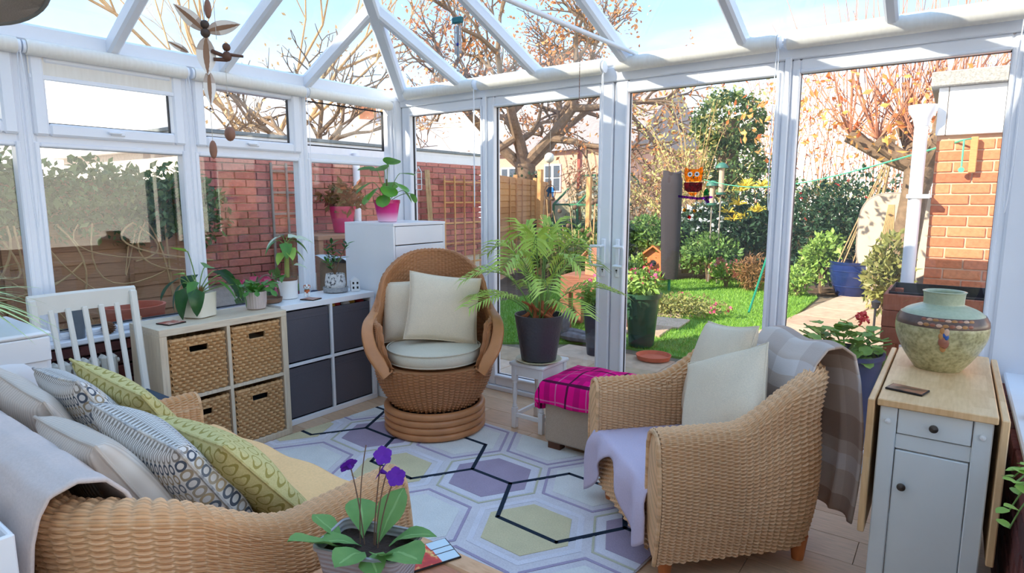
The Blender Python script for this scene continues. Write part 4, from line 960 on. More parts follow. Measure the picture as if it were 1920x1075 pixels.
# ------------------------------------------------------------------ swivel wicker chair
ang = math.atan2(-.73, .69)
sc = thing('wicker_armchair', 'brown wicker swivel tub chair on a stacked ring base', 'armchair', (-2.515, 2.655, .0152), ang - PI / 2)
for k in range(4):
    m = MB(); q = [(.287 * math.cos(a), .287 * math.sin(a), .023 + k * .041) for a in [2 * PI * i / 48 for i in range(48)]]; m.tube(q, .0225, 10, True); m.build('base_ring', RATTAN, sc)
m = MB(); m.lathe([(.10, .004), (.22, .01), (.22, .15), (.12, .17), (.12, .2)], 24); m.build('swivel_pedestal', DARKIN, sc)
def bowl(U, V):
    th = U * 2 * PI; z = .165 + V * .255; r = .245 + .105 * np.sin(np.clip(V, 0, 1) * PI / 2) ** .8
    return np.stack([r * np.sin(th), r * np.cos(th) * .97, z], -1)
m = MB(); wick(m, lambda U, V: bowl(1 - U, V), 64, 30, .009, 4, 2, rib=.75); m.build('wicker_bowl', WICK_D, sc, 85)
def seat_top(U, V): r = .35 * (1 - V); return np.stack([r * np.sin(U * 2 * PI), r * np.cos(U * 2 * PI), .42 - .02 * V], -1)
m = MB(); U, V = np.meshgrid(np.linspace(0, 1, 40), np.linspace(0, .98, 6), indexing='ij'); m.grid(seat_top(1 - U, V)); m.build('seat_deck', WICK_D, sc)
T0 = math.radians(42)
def hoodh(th):
    x = np.sin(th); back = np.cos(th) < 0
    a = .66 + .02 * smooth(-np.cos(th), -.6, .1)
    arch = .78 + .265 * np.sqrt(np.clip(1 - (np.abs(x) / 1.0) ** 2.6, 0, 1))
    k = smooth(-np.cos(th), .0, .42)
    h = a * (1 - k) + arch * k
    return np.where(np.cos(th) > 0, .42 + (h - .42) * smooth(np.abs(th), T0 - .02, T0 + .34), h)
def shell(U, V):
    th = -((T0) + U * (2 * PI - 2 * T0)); thw = np.where(th < -PI, th + 2 * PI, th)
    h = hoodh(thw); t = .022; o1 = h - .42; T = 2 * o1 + .04; p = V * T
    off = np.where(p < o1, t / 2, np.where(p < o1 + .04, t / 2 * np.cos((p - o1) / .04 * PI), -t / 2))
    z = np.where(p < o1, .42 + p, np.where(p < o1 + .04, h + t / 2 * np.sin((p - o1) / .04 * PI), h - (p - o1 - .04)))
    kz = np.clip((z - .42) / .6, 0, 1)
    r = .35 + .018 * np.sin(np.clip((z - .42) / .3, 0, 1) * PI) - .028 * kz ** 1.6 + off
    lean_ = -.10 * kz ** 1.3 * np.clip(-np.cos(thw), 0, 1)
    return np.stack([r * np.sin(thw), r * np.cos(thw) + lean_, z], -1)
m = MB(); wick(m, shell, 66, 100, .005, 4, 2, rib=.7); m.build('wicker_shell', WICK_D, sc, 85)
for sg in (-1, 1):
    P = [(.262, .262, .40), (.300, .262, .46), (.345, .245, .53), (.368, .21, .60), (.375, .165, .645), (.372, .10, .672), (.365, .02, .682), (.352, -.06, .70), (.335, -.125, .745), (.315, -.17, .82), (.300, -.20, .88)]
    V = []; F = []; P = [Vector((x * sg, y, z)) for x, y, z in P]
    PP = []
    for i in range(len(P) - 1):
        for q in range(4):
            a, b, c, d = P[max(0, i - 1)], P[i], P[i + 1], P[min(len(P) - 1, i + 2)]; s = q / 4
            PP.append(.5 * ((2 * b) + (c - a) * s + (2 * a - 5 * b + 4 * c - d) * s * s + (3 * b - a - 3 * c + d) * s ** 3))
    PP.append(P[-1]); G_ = []
    for i, p in enumerate(PP):
        tn = (PP[min(i + 1, len(PP) - 1)] - PP[max(i - 1, 0)]).normalized(); rad = Vector((p.x, p.y * .6, 0)).normalized(); side = (rad - tn * rad.dot(tn)).normalized(); up = tn.cross(side).normalized()
        f = i / (len(PP) - 1); ww = .040 * (1 - .45 * f); hh_ = .017
        G_.append([p + side * (ww * math.copysign(abs(math.cos(a)) ** .5, math.cos(a))) + up * (hh_ * math.copysign(abs(math.sin(a)) ** .5, math.sin(a))) for a in [2 * PI * k / 14 for k in range(14)]])
    m = MB(); m.grid(np.array([[tuple(v) for v in r] for r in G_]), cv=True); m.build('rattan_arm_band', RATTAN, sc)
m = MB(); pr = [(.001, .425), (.22, .425), (.268, .43), (.282, .445), (.285, .47), (.282, .495), (.268, .510), (.2, .520), (.1, .526), (.001, .528)]
m.lathe(pr, 44, (0, .03, 0)); cu = m.build('seat_cushion', SEATP, sc, 60)
for z in (.508, .440): MB().tube([(.279 * math.cos(a), .03 + .279 * math.sin(a), z) for a in [2 * PI * i / 44 for i in range(44)]], .0045, 6, True).build('piping', SEATP, cu)
M0 = TR(-2.515, 2.655, .0152) @ RZ(ang - PI / 2)
def local_cushion(M0, label, mat, p, rz, tilt, spin, **k):
    q = M0 @ TR(*p) @ lean(rz, tilt, spin); o = cushion(label, mat, (0, 0, 0), Matrix(), **k); o.matrix_world = q; return o
local_cushion(M0, 'pale linen cushion at the back left of the swivel chair', LINEN, (.125, -.135, .70), PI - .18, math.radians(16), .10, w=.40, h=.38, t=.13, seed=3, group='linen cushions on the swivel chair')
local_cushion(M0, 'pale linen cushion in front on the swivel chair', LINEN, (-.060, -.03, .725), PI + .10, math.radians(22), -.14, w=.44, h=.42, t=.15, seed=4, group='linen cushions on the swivel chair')
# ------------------------------------------------------------------ wicker sofa and armchair
def tub(name, label, cat, loc, rz, w, d, ha, hb, t, legm):
    o = thing(name, label, cat, loc, rz)
    f, tot = ushell_f(w, d, ha, hb, t, .09, .30)
    m = MB(); wick(m, lambda U, V: f(1 - U, V), int(tot / .026), int((ha + hb) / (.0105 if w < 1 else .008)), .0085 if w < 1 else .0075, 4, 2, rib=.55)
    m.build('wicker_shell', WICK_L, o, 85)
    for u in (0, 1):
        m = MB(); cap_end(m, f, u, .018); m.build('arm_front', WICK_L, o, 85)
        P = f(np.full((1, 41), float(u)), np.linspace(0, 1, 41)[None])[0]; m = MB(); n = 1
        m.tube([Vector(p) + Vector((0, .006, 0)) for p in P], .009, 7); m.build('rim_braid', WICK_L, o)
    iw = w / 2 - t
    def ap(U, V): return np.stack([(U - .5) * 2 * iw, np.full_like(U, d / 2 - .015), .09 + V * .22], -1)
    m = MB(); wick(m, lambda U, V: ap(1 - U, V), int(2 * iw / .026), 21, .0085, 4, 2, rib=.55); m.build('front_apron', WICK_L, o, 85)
    MB().bb((-iw - .01, -d / 2 + t * .7, .24), (iw + .01, d / 2 - .02, .305), .01).build('seat_deck', WICK_L, o)
    for sx in (-1, 1):
        for sy in (-1, 1):
            m = MB(); m.lathe([(.022, 0), (.034, .10)], 14, (sx * (w / 2 - .07), sy * (d / 2 - .07), 0)); m.build('leg', legm, o)
    return o
SOFX, SOFY = -1.93, .81
sofa = tub('wicker_sofa', 'pale wicker two-seat sofa piled with cushions, left foreground', 'sofa', (SOFX, SOFY, 0), 0, 1.28, .80, .59, .78, .085, ORLEG)
def seatpad(U, V):
    x = (U - .5) * 1.13; s = V * .88; y = np.where(s < .74, -.30 + s, .44 + .03 * np.sin(np.clip((s - .74) / .14, 0, 1) * PI / 2)); z = np.where(s < .74, .458 - .02 * (s / .74 - .5) ** 2, .458 - np.clip(s - .74, 0, 1))
    ed = np.clip((.5 - np.abs(U - .5)) / .05, 0, 1); return np.stack([x, y, z - .05 * (1 - ed) ** 2 + .006 * np.sin(U * 23) * np.sin(V * 9)], -1)
U, V = np.meshgrid(np.linspace(0, 1, 40), np.linspace(0, 1, 36), indexing='ij')
cs = cloth('seat_cushion', None, None, seatpad(U, V), YELLOW, None, .012, sofa)
MB().bb((-.54, -.31, .305), (.54, .43, .440), .03).build('seat_base_cushion', YELLOW, sofa)
# throw over the sofa back
def prof(pts, s):
    pts = np.array(pts, float); l = np.r_[0, np.cumsum(np.linalg.norm(np.diff(pts, axis=0), axis=1))]; l /= l[-1]
    return np.stack([np.interp(s, l, pts[:, k]) for k in range(pts.shape[1])], -1)
U, V = np.meshgrid(np.linspace(0, 1, 90), np.linspace(0, 1, 60), indexing='ij')
pp = prof([(-.235, .56), (-.265, .70), (-.300, .79), (-.335, .832), (-.385, .846), (-.435, .835), (-.455, .80), (-.466, .75), (-.470, .68), (-.472, .60)], V)
out_ = np.clip((V - .55) / .45, 0, 1); x = -.68 + U * 1.22 + .03 * np.sin(V * 4)
fold = np.sin(U * 34 + 1.2 * np.sin(U * 9)) * .012 * out_ ; yy_ = pp[..., 0] - np.abs(fold) * 1.2 - .006; zz_ = pp[..., 1] - out_ * (.02 * np.sin(U * 11) + .05 * smooth(U, .75, 1))
P = np.stack([x, yy_, zz_ + .004 * np.sin(U * 40) * (1 - out_)], -1); P += np.array([SOFX, SOFY, 0])
cloth('throw_blanket', 'grey mauve fleece throw draped over the sofa back', 'blanket', P, THROWG, None, .008)
GC = 'cushions heaped on the wicker sofa'
def sofa_c(label, mat, x, y, z, tilt, spin, seed, rz=PI, **k): return cushion(label, mat, (SOFX + x, SOFY + y, z), lean(rz, math.radians(tilt), spin), seed=seed, group=GC, **k)
sofa_c('ribbed beige cushion at the far end of the sofa back', KNIT, -.33, -.17, .655, 24, .10, 11, t=.14)
sofa_c('ribbed beige cushion at the near end of the sofa back', KNIT, .20, -.19, .635, 28, -.08, 12, t=.15)
sofa_c('blue and grey chain patterned cushion at the far sofa end', CHAIN, -.31, -.045, .655, 28, -.10, 13, t=.14)
sofa_c('blue and grey chain patterned cushion at the near sofa end', CHAIN, .22, -.045, .63, 32, .08, 14, t=.16)
sofa_c('green ring patterned cushion at the far sofa end', RINGS, -.31, .09, .640, 33, .14, 15, t=.12)
sofa_c('green ring patterned cushion at the near sofa end', RINGS, .27, .095, .595, 38, -.06, 16, t=.13)
AW, AD = .72, .70; ARZ = math.radians(137); APOS = Vector((-.805, 2.455, 0))
arm = tub('wicker_armchair', 'pale wicker armchair with lavender seat throw beside the drop-leaf table', 'armchair', APOS, ARZ, AW, AD, .58, .765, .08, ORLEG)
MB().bb((-.30, -.26, .305), (.30, .33, .345), .02).build('seat_pad', LAVEN, arm)
MA = TR(*APOS) @ RZ(ARZ)
def tow(P, M): s = P.shape; q = np.c_[P.reshape(-1, 3), np.ones(s[0] * s[1])] @ np.array(M).T; return q[:, :3].reshape(s)
U, V = np.meshgrid(np.linspace(0, 1, 50), np.linspace(0, 1, 50), indexing='ij')
s = V * (.62 + .10 + .12 * np.sin(U * 7 + .6) + .06 * U); x = (U - .5) * (.60 + .05 * smooth(s, .6, .7)); kx = np.clip(s - .60, 0, 1)
y = np.where(s < .60, -.24 + s, .36 + .018 * np.sin(U * 20) * np.clip(kx * 8, 0, 1) + .02 * np.clip(kx * 20, 0, 1)); z = .356 - kx * 1.0 - .01 * ((U - .5) * 2) ** 4
cloth('throw_blanket', 'lavender throw spread over the armchair seat and hanging in front', 'blanket', tow(np.stack([x, y, z], -1), MA), LAVEN, None, .006)
U, V = np.meshgrid(np.linspace(0, 1, 46), np.linspace(0, 1, 80), indexing='ij')
pp = prof([(-.20, .52), (-.245, .66), (-.285, .78), (-.33, .835), (-.385, .842), (-.430, .81), (-.447, .72), (-.452, .55), (-.450, .35), (-.446, .18)], V)
o_ = np.clip((V - .45) / .55, 0, 1); x = .06 - .40 * U + .03 * np.sin(V * 6); fold = np.abs(np.sin(U * 12 + V)) * .025 * o_
P = np.stack([x, pp[..., 0] - fold - .004, pp[..., 1] + .01 * np.sin(U * 9) - .03 * U * o_], -1)
cloth('throw_blanket', 'taupe checked throw hanging over the armchair back', 'blanket', tow(P, MA), PLAID, np.stack([U * 1.0, V * 1.6], -1), .010)
GA = 'linen cushions on the wicker armchair'
local_cushion(MA, 'pale linen cushion at the back of the pale wicker armchair', LINEN, (.13, -.14, .635), PI - .12, math.radians(18), .16, w=.46, h=.46, t=.15, seed=21, group=GA)
local_cushion(MA, 'pale linen cushion standing on a corner in the pale armchair', LINEN, (-.085, -.05, .60), PI + .22, math.radians(30), math.radians(28), w=.40, h=.40, t=.14, seed=22, group=GA)
# ------------------------------------------------------------------ ottoman with tartan blanket
ot = thing('ottoman', 'taupe fabric storage ottoman on dark wooden feet', 'ottoman', (-1.515, 2.94, 0)); ow, od = .26, .19
MB().bb((-ow, -od, .055), (ow, od, .30), .012).build('body', OTTO, ot); MB().bb((-ow - .006, -od - .006, .303), (ow + .006, od + .006, .385), .028).build('lid', OTTO, ot)
for sx in (-1, 1):
    for sy in (-1, 1): MB().bb((sx * (ow - .05) - .04, sy * (od - .05) - .03, .0), (sx * (ow - .05) + .04, sy * (od - .05) + .03, .056), .004).build('foot', plain('dark_brown_wood', L(98, 62, 44)), ot)
U, V = np.meshgrid(np.linspace(0, 1, 64), np.linspace(0, 1, 60), indexing='ij')
lu = -.115 + U * .68; lv = -.10 + V * .52              # cloth lengths measured from the left / front edges
dx = np.clip(-lu, 0, 1); dy = np.clip(-lv, 0, 1)
x = -ow - .010 + np.clip(lu, 0, .53) - .012 * np.clip(dx * 20, 0, 1) - .014 * np.sin(V * 14) * np.clip(dx * 12, 0, 1)
y = -od - .010 + np.clip(lv, 0, .395) - .012 * np.clip(dy * 20, 0, 1) - .010 * np.sin(U * 17) * np.clip(dy * 12, 0, 1)
z = .394 + .035 * np.sin(np.clip(lu / .53, 0, 1) * PI) * np.sin(np.clip(lv / .395, 0, 1) * PI) ** .6 - np.maximum(dx, dy) * (1.1 + .3 * np.sin(V * 5)) + .004 * np.sin(U * 20) * np.sin(V * 16)
P = np.stack([x, y, z], -1) + np.array([-1.515, 2.94, 0])
cloth('tartan_blanket', 'bright pink tartan blanket folded over the ottoman', 'blanket', P, TARTAN, np.stack([U * 1.0, V * .9], -1), .012)
# ------------------------------------------------------------------ drop-leaf table
dl = thing('drop_leaf_table', 'white drop-leaf table with birch top, drawer and cupboard', 'table', (-.008, 2.26, 0)); ZT = .76; LN = .84
MB().bb((-.155, -.02, ZT - .024), (.155, LN, ZT), .003).build('table_top', BIRCH, dl)
for sx in (-1, 1): MB().bb((sx * .172 - .010, -.02, ZT - .47), (sx * .172 + .010, LN, ZT - .006), .003).build('drop_leaf', BIRCH, dl)
for sx in (-1, 1):
    MB().bb((sx * .123 - .024, 0, 0), (sx * .123 + .024, .05, ZT - .024), .003).build('leg', GREYPAINT, dl); MB().bb((sx * .123 - .024, LN - .07, 0), (sx * .123 + .024, LN - .02, ZT - .024), .003).build('leg', GREYPAINT, dl)
    MB().bb((sx * .140 - .006, .05, .10), (sx * .140 + .006, LN - .07, ZT - .03), .002).build('side_panel', GREYPAINT, dl)
    m = MB(); m.lathe([(.0, .0), (.009, .001), (.008, .006), (.0, .008)], 12, (sx * .123, -.0005, ZT - .075), 0, Matrix.Rotation(PI / 2, 3, 'X')); m.build('bolt_cap', WHITEW, dl)
def knob(parent, p):
    m = MB(); m.lathe([(.0, 0), (.006, .0), (.006, .010), (.0125, .016), (.0125, .021), (.0, .025)], 16, p, 0, Matrix.Rotation(PI / 2, 3, 'X')); m.build('knob', DARKMET, parent)
d = MB().bb((-.096, .004, ZT - .112), (.096, .024, ZT - .030), .002).build('drawer', GREYPAINT, dl); knob(d, (0, .004, ZT - .072))
MB().bb((-.099, .010, ZT - .165), (.099, .03, ZT - .116), .002).build('rail', GREYPAINT, dl)
d = MB().bb((-.096, .006, .09), (.096, .026, ZT - .170), .002).build('cupboard_door', GREYPAINT, dl); knob(d, (-.070, .006, ZT - .285))
MB().bb((-.13, .03, .02), (.13, LN - .06, .045), .002).build('floor_panel', GREYPAINT, dl)
# ------------------------------------------------------------------ appliance, white chair, radiator
ap = thing('tumble_dryer', 'white tumble dryer standing at the left edge', 'appliance', (-3.52, .275, 0))
MB().bb((0, 0, .02), (.53, .60, .84), .02).build('cabinet', WHITEL, ap); MB().bb((-.004, -.004, .842), (.540, .604, .862), .008).build('top_panel', WHITEL, ap)
m = MB(); m.bb((.53, .004, .74), (.540, .596, .84), .006); m.build('control_panel', WHITEL, ap)
m = MB(); m.lathe([(.0, .0), (.20, .0), (.215, .012), (.20, .024), (.15, .026), (.14, .018), (.0, .018)], 36, (.53, .33, .54), 0, Matrix.Rotation(PI / 2, 3, 'Y'), 6); dd = m.build('door', WHITEL, ap)
MB().bb((.548, .43, .50), (.562, .50, .60), .006).build('door_handle', WHITEL, dd)
for sx in (.05, .48):
    for sy in (.05, .55): MB().lathe([(.02, 0), (.02, .03)], 12, (sx, sy, 0)).build('foot', GASKET, ap)
ch = thing('slat_back_chair', 'cream painted slat-back chair with a slate seat pad', 'chair', (-2.99, 1.105, 0), -PI / 2)   # local +y faces room (+x)
hw = .205; by_, ty = -.19, -.275
for sx in (-1, 1):
    m = MB(); m.bar((sx * hw * .93, by_ + .03, 0), (sx * hw * .95, by_, .45), .034, .034, .006); m.bar((sx * hw * .95, by_, .44), (sx * hw, ty, .955), .032, .030, .006); m.build('back_post', CREAMPAINT, ch)
    m = MB(); m.bar((sx * .19, .19, 0), (sx * .19, .19, .435), .036, .036, .006); m.build('leg', CREAMPAINT, ch)
m = MB(); a = np.linspace(-1, 1, 13); P = np.array([[(x * (hw + .014), ty - .006 - .022 * (1 - x * x) + dy, z) for dy, z in ((-.012, .885), (-.012, .965), (-.004, .975), (.010, .965), (.010, .885))] for x in a]); m.grid(P, cv=True); n_ = 5
m.add([tuple(p) for p in P[0]], [tuple(range(5))]); m.add([tuple(p) for p in P[-1]], [tuple(range(5))[::-1]]); m.build('top_rail', CREAMPAINT, ch, 40)
for i in range(5):
    x = -.135 + i * .0675; m = MB(); m.bar((x * .95, by_ - .004, .455), (x, ty - .012, .90), .024, .012, .004); m.build('slat', CREAMPAINT, ch)
MB().bb((-.21, -.21, .425), (.21, .215, .448), .010).build('seat', CREAMPAINT, ch); MB().bb((-.20, -.17, .449), (.20, .21, .478), .013).build('seat_pad', SLATE, ch)
for sx in (-1, 1): m = MB(); m.bar((sx * .19, .19, .2), (sx * .19, -.17, .2), .02, .02, .004); m.build('stretcher', CREAMPAINT, ch)
rd = thing('radiator', 'white column radiator under the left window behind the chair', 'radiator', (-3.525, .98, 0))
for i in range(8): MB().bb((-.035, i * .042, .12), (.035, i * .042 + .032, .60), .015).build('column', CREAMPAINT, rd)
m = MB(); m.tube([(0, -.01, .16), (0, .34, .16)], .012, 8); m.tube([(0, -.01, .56), (0, .34, .56)], .012, 8); m.build('pipe', CREAMPAINT, rd)
for q in (0, 7): MB().bb((-.02, q * .042 + .004, 0), (.02, q * .042 + .028, .13), .004).build('foot', CREAMPAINT, rd)
# ------------------------------------------------------------------ stool, coffee table, white box, lamp shade
st = thing('side_stool', 'small white painted stool carrying the palm pot', 'stool', (-2.015, 3.06, 0))
MB().bb((-.125, -.15, .398), (.125, .15, .42), .006).build('stool_top', WHITEW, st)
for sx in (-1, 1):
    for sy in (-1, 1):
        m = MB(); x, y = sx * .098, sy * .122; m.bb((x - .016, y - .016, .30), (x + .016, y + .016, .398), .003); m.bb((x - .016, y - .016, 0), (x + .016, y + .016, .13), .003)
        m.lathe([(.010, .125), (.016, .14), (.010, .155), (.014, .20), (.0155, .24), (.011, .275), (.016, .288), (.011, .302)], 14, (x, y, 0)); m.build('leg', WHITEW, st)
for sy in (-1, 1): MB().bb((-.09, sy * .122 - .008, .335), (.09, sy * .122 + .008, .396), .002).build('apron', WHITEW, st); MB().bb((-.09, sy * .122 - .008, .07), (.09, sy * .122 + .008, .095), .002).build('stretcher', WHITEW, st)
for sx in (-1, 1): MB().bb((sx * .098 - .008, -.11, .335), (sx * .098 + .008, .11, .396), .002).build('apron', WHITEW, st); MB().bb((sx * .098 - .008, -.11, .07), (sx * .098 + .008, .11, .095), .002).build('stretcher', WHITEW, st)
TERRA = randmat('terracotta_wood', [L(188, 112, 76), L(204, 128, 90), L(178, 100, 68), L(214, 140, 100)], .4, 'obj', (1, 8, 1), .05, 14)
ctb = thing('coffee_table', 'warm wooden coffee table with framed parquet top, bottom edge', 'table', (-.72, .74, 0)); tx, ty2 = .48, .36
fm = woodmat('honey_wood_frame', L(206, 148, 104), L(224, 170, 126), (3, 12, 12))
for a, b in (((-tx, ty2 - .06, .47), (tx, ty2, .502)), ((-tx, -ty2, .47), (tx, -ty2 + .06, .502)), ((-tx, -ty2 + .06, .47), (-tx + .06, ty2 - .06, .502)), ((tx - .06, -ty2 + .06, .47), (tx, ty2 - .06, .502))): MB().bb(a, b, .006).build('top_frame', fm, ctb)
tile = MB().bb((.0015, .0015, .472), (.1185, .1185, .500), .003).mesh('parquet_tile', TERRA)
for i in range(7):
    for j in range(5): link('parquet_tile', tile, ctb, TR(-tx + .06 + i * .12, -ty2 + .06 + j * .12, 0))
for sx in (-1, 1):
    for sy in (-1, 1): MB().bb((sx * (tx - .04) - .03, sy * (ty2 - .04) - .03, 0), (sx * (tx - .04) + .03, sy * (ty2 - .04) + .03, .47), .005).build('leg', fm, ctb)
wb = thing('storage_tub', 'open white storage box behind the sofa, bottom left corner', 'box', (-1.555, .145, 0)); h = .79
m = MB()
for a, b in (((-.2, -.165, 0), (-.19, .165, h)), ((.19, -.165, 0), (.2, .165, h)), ((-.19, -.165, 0), (.19, -.155, h)), ((-.19, .155, 0), (.19, .165, h)), ((-.19, -.155, .30), (.19, .155, .31))): m.bb(a, b, .003)
m.build('box_walls', WHITEL, wb)
m = MB(); m.tube([(.203 + .012 * math.sin(PI * i / 12), -.03 + .05 * (i / 12 - .5), h - .14 - .03 * math.sin(PI * i / 12)) for i in range(13)], .005, 8); m.lathe([(0, 0), (.028, 0), (.028, .004), (0, .005)], 20, (.2, -.03, h - .13), 0, Matrix.Rotation(PI / 2, 3, 'Y')); m.build('metal_pull', ALU, wb)
# ------------------------------------------------------------------ house plants
SOILP = plain('potting_soil', L(62, 46, 38), .95, 0, .3, 60, .6, 90)
def leafp(name, a, b, rough=.4, vein=None):
    m = MAT(name, rough, 0, .45); g = m.noise(9, 3); c = m.ramp(g, [(.3, a), (.7, b)])
    u, v = m.uv()
    if vein: c = m.mix((v - .5).abs().lt(.04), c, vein)
    m.col(c); t = m.n('ShaderNodeBsdfTranslucent'); ms = m.n('ShaderNodeMixShader'); ms.inputs[0].default_value = .22
    m.nt.links.new(c, t.inputs[0]); m.nt.links.new(m.b.outputs[0], ms.inputs[1]); m.nt.links.new(t.outputs[0], ms.inputs[2]); m.nt.links.new(ms.outputs[0], m.nt.nodes['Material Output'].inputs[0]); return m.m
LF_DK = leafp('dark_glossy_leaf', L(36, 78, 40), L(62, 112, 56), .3); LF_MD = leafp('mid_green_leaf', L(70, 124, 48), L(104, 158, 66), .4); LF_LT = leafp('light_green_leaf', L(140, 180, 70), L(172, 206, 92), .45)
LF_PI = leafp('pilea_leaf', L(84, 146, 46), L(126, 186, 64), .3); LF_FZ = leafp('fuzzy_green_leaf', L(104, 152, 80), L(136, 180, 104), .75, L(146, 188, 116)); LF_VAR = leafp('white_variegated_leaf', L(236, 240, 226), L(120, 168, 84), .4); LF_PALM = leafp('palm_leaflet', L(160, 192, 72), L(196, 216, 104), .45)
STEM = plain('green_stem', L(112, 140, 70), .6, 0, .1); STEMB = plain('brown_stem', L(120, 92, 66), .7, 0, .15)
def pot(parent, prof, mat, soil_z, soil_r, sq=None, c=(0, 0, 0), n=36, name='pot'):
    m = MB(); m.lathe(prof, n, c, 0, None, sq); m.build(name, mat, parent)
    m = MB(); m.lathe([(soil_r, soil_z - .01), (soil_r, soil_z), (.0, soil_z + .006)], n, c, 0, None, sq); m.build('soil', SOILP, parent)
def leafset(parent, mesh, items, stem=None, sr=.003, base=(0, 0, 0)):
    """items: (tip_base, az, el, scale, roll); draws a stem from base to the leaf base"""
    for it in items:
        p, az, el, sc = it[:4]; rl = it[4] if len(it) > 4 else 0
        link('leaf', mesh, parent, place(p, az, el, sc, rl))
        if stem:
            b = Vector(base); q = Vector(p); MB().tube(bez(b, (b.x * .4 + q.x * .6, b.y * .4 + q.y * .6, b.z * .3 + q.z * .75 + .02), q, 7), sr, 5).build('stem', stem, parent)
# philodendron in a cream square pot
t = thing('potted_plant', 'dark heart-leaved plant in a cream square pot on the beige unit', 'plant', (-3.335, 1.665, .757), .35)
pot(t, [(.050, 0), (.066, .005), (.072, .135), (.068, .135), (.062, .12), (.0, .12)], plain('cream_ceramic', L(238, 230, 212), .35, 0, .03), .122, .061, 7)
hm = leafmesh('heart_leaf', LF_DK, 'heart', .19, .10, .5, .2); hm2 = leafmesh('heart_leaf_mid', LF_MD, 'heart', .175, .09, .4, .2); rs = np.random.RandomState(31); it = []
for az, el, z, r, s in [(-1.7, -1.1, .17, .075, 1.0), (-.9, -1.15, .165, .085, .85), (-2.5, -.9, .19, .07, .9), (-2.9, -.5, .21, .10, 1.), (2.6, -.4, .22, .10, .95), (1.5, -.3, .24, .12, 1.05), (1.0, -.7, .22, .12, 1.0), (1.9, .1, .26, .10, .9), (.4, -.6, .20, .10, .95), (-1.2, -.5, .20, .03, .7), (.9, -1.0, .16, .20, .9), (1.4, -.9, .19, .22, .9)]: it.append(((r * math.cos(az), r * math.sin(az), z), az, el, s, rs.normal() * .25))
leafset(t, hm, it[:7], STEM, .003, (0, 0, .12)); leafset(t, hm2, it[7:], STEM, .003, (0, 0, .12))
MB().tube(bez((0, 0, .12), (-.02, .01, .26), (-.045, -.005, .36), 8), .003, 5).build('flower_stem', STEM, t); link('flower_bract', leafmesh('bract', LF_LT, 'heart', .085, .045, -.1, .5), t, place((-.045, -.005, .355), -2.4, .25, 1, .3)); link('flower_bract', leafmesh('bract', LF_LT, 'heart', .075, .04, .2, .4), t, place((-.05, -.03, .235), -2.9, .05, 1))
MB().tube(bez((0, 0, .12), (-.03, -.02, .18), (-.05, -.03, .237), 6), .003, 5).build('flower_stem', STEM, t)
m = MB(); [m.tube([(0, 0, .115), (rs.normal() * .03, rs.normal() * .03, .165)], [.006, .002], 5) for i in range(16)]; m.build('dry_roots', plain('russet_fibre', L(150, 98, 58), .9), t)
# christmas cactus in ribbed pot
t = thing('potted_plant', 'flat-leaved cactus in a ribbed mauve pot on the beige unit', 'plant', (-3.305, 1.985, .757), 0)
m = MB(); P = []; prf = [(.040, 0), (.052, .006), (.058, .04), (.060, .105), (.055, .105), (.052, .09), (.001, .09)]
for k in range(72): a = 2 * PI * k / 72; P.append([((r + (.0012 * math.cos(a * 24) if 0 < i < 4 else 0)) * math.cos(a), (r + (.0012 * math.cos(a * 24) if 0 < i < 4 else 0)) * math.sin(a), z) for i, (r, z) in enumerate(prf)])
m.grid(np.array(P), cu=True); m.build('pot', plain('mauve_grey_ceramic', L(202, 186, 182), .5, 0, .04), t); m = MB(); m.lathe([(.053, .088), (.0, .094)], 24); m.build('soil', SOILP, t)
seg = leafmesh('cactus_segment', LF_MD, 'spat', .055, .030, .25, .15, 6); rs = np.random.RandomState(33)
for i in range(22):
    a = rs.uniform(0, 2 * PI); p = Vector((.022 * math.cos(a), .022 * math.sin(a), .092)); el = rs.uniform(.5, 1.3)
    for k in range(3): link('leaf_segment', seg, t, place(p, a, el, rs.uniform(.9, 1.15), rs.normal() * .4)); p = p + Vector((math.cos(a) * math.cos(el), math.sin(a) * math.cos(el), math.sin(el))) * .045; el -= rs.uniform(.35, .7); a += rs.normal() * .2
t = thing('basket_handle', 'brown hooped basket handle rising behind the cactus pot', 'basket', (-3.42, 2.13, .763)); m = MB(); m.tube([(.0, .085 * math.cos(a), .02 + .15 * math.sin(a)) for a in [PI * i / 20 for i in range(21)]], .0065, 8); m.build('hoop', plain('brown_cane', L(112, 82, 70), .5), t)
m = MB(); m.lathe([(.05, 0), (.085, .005), (.09, .03), (.084, .03), (.08, .012), (.0, .012)], 24); m.build('shallow_basket', plain('brown_cane_dark', L(120, 90, 70), .7), t)
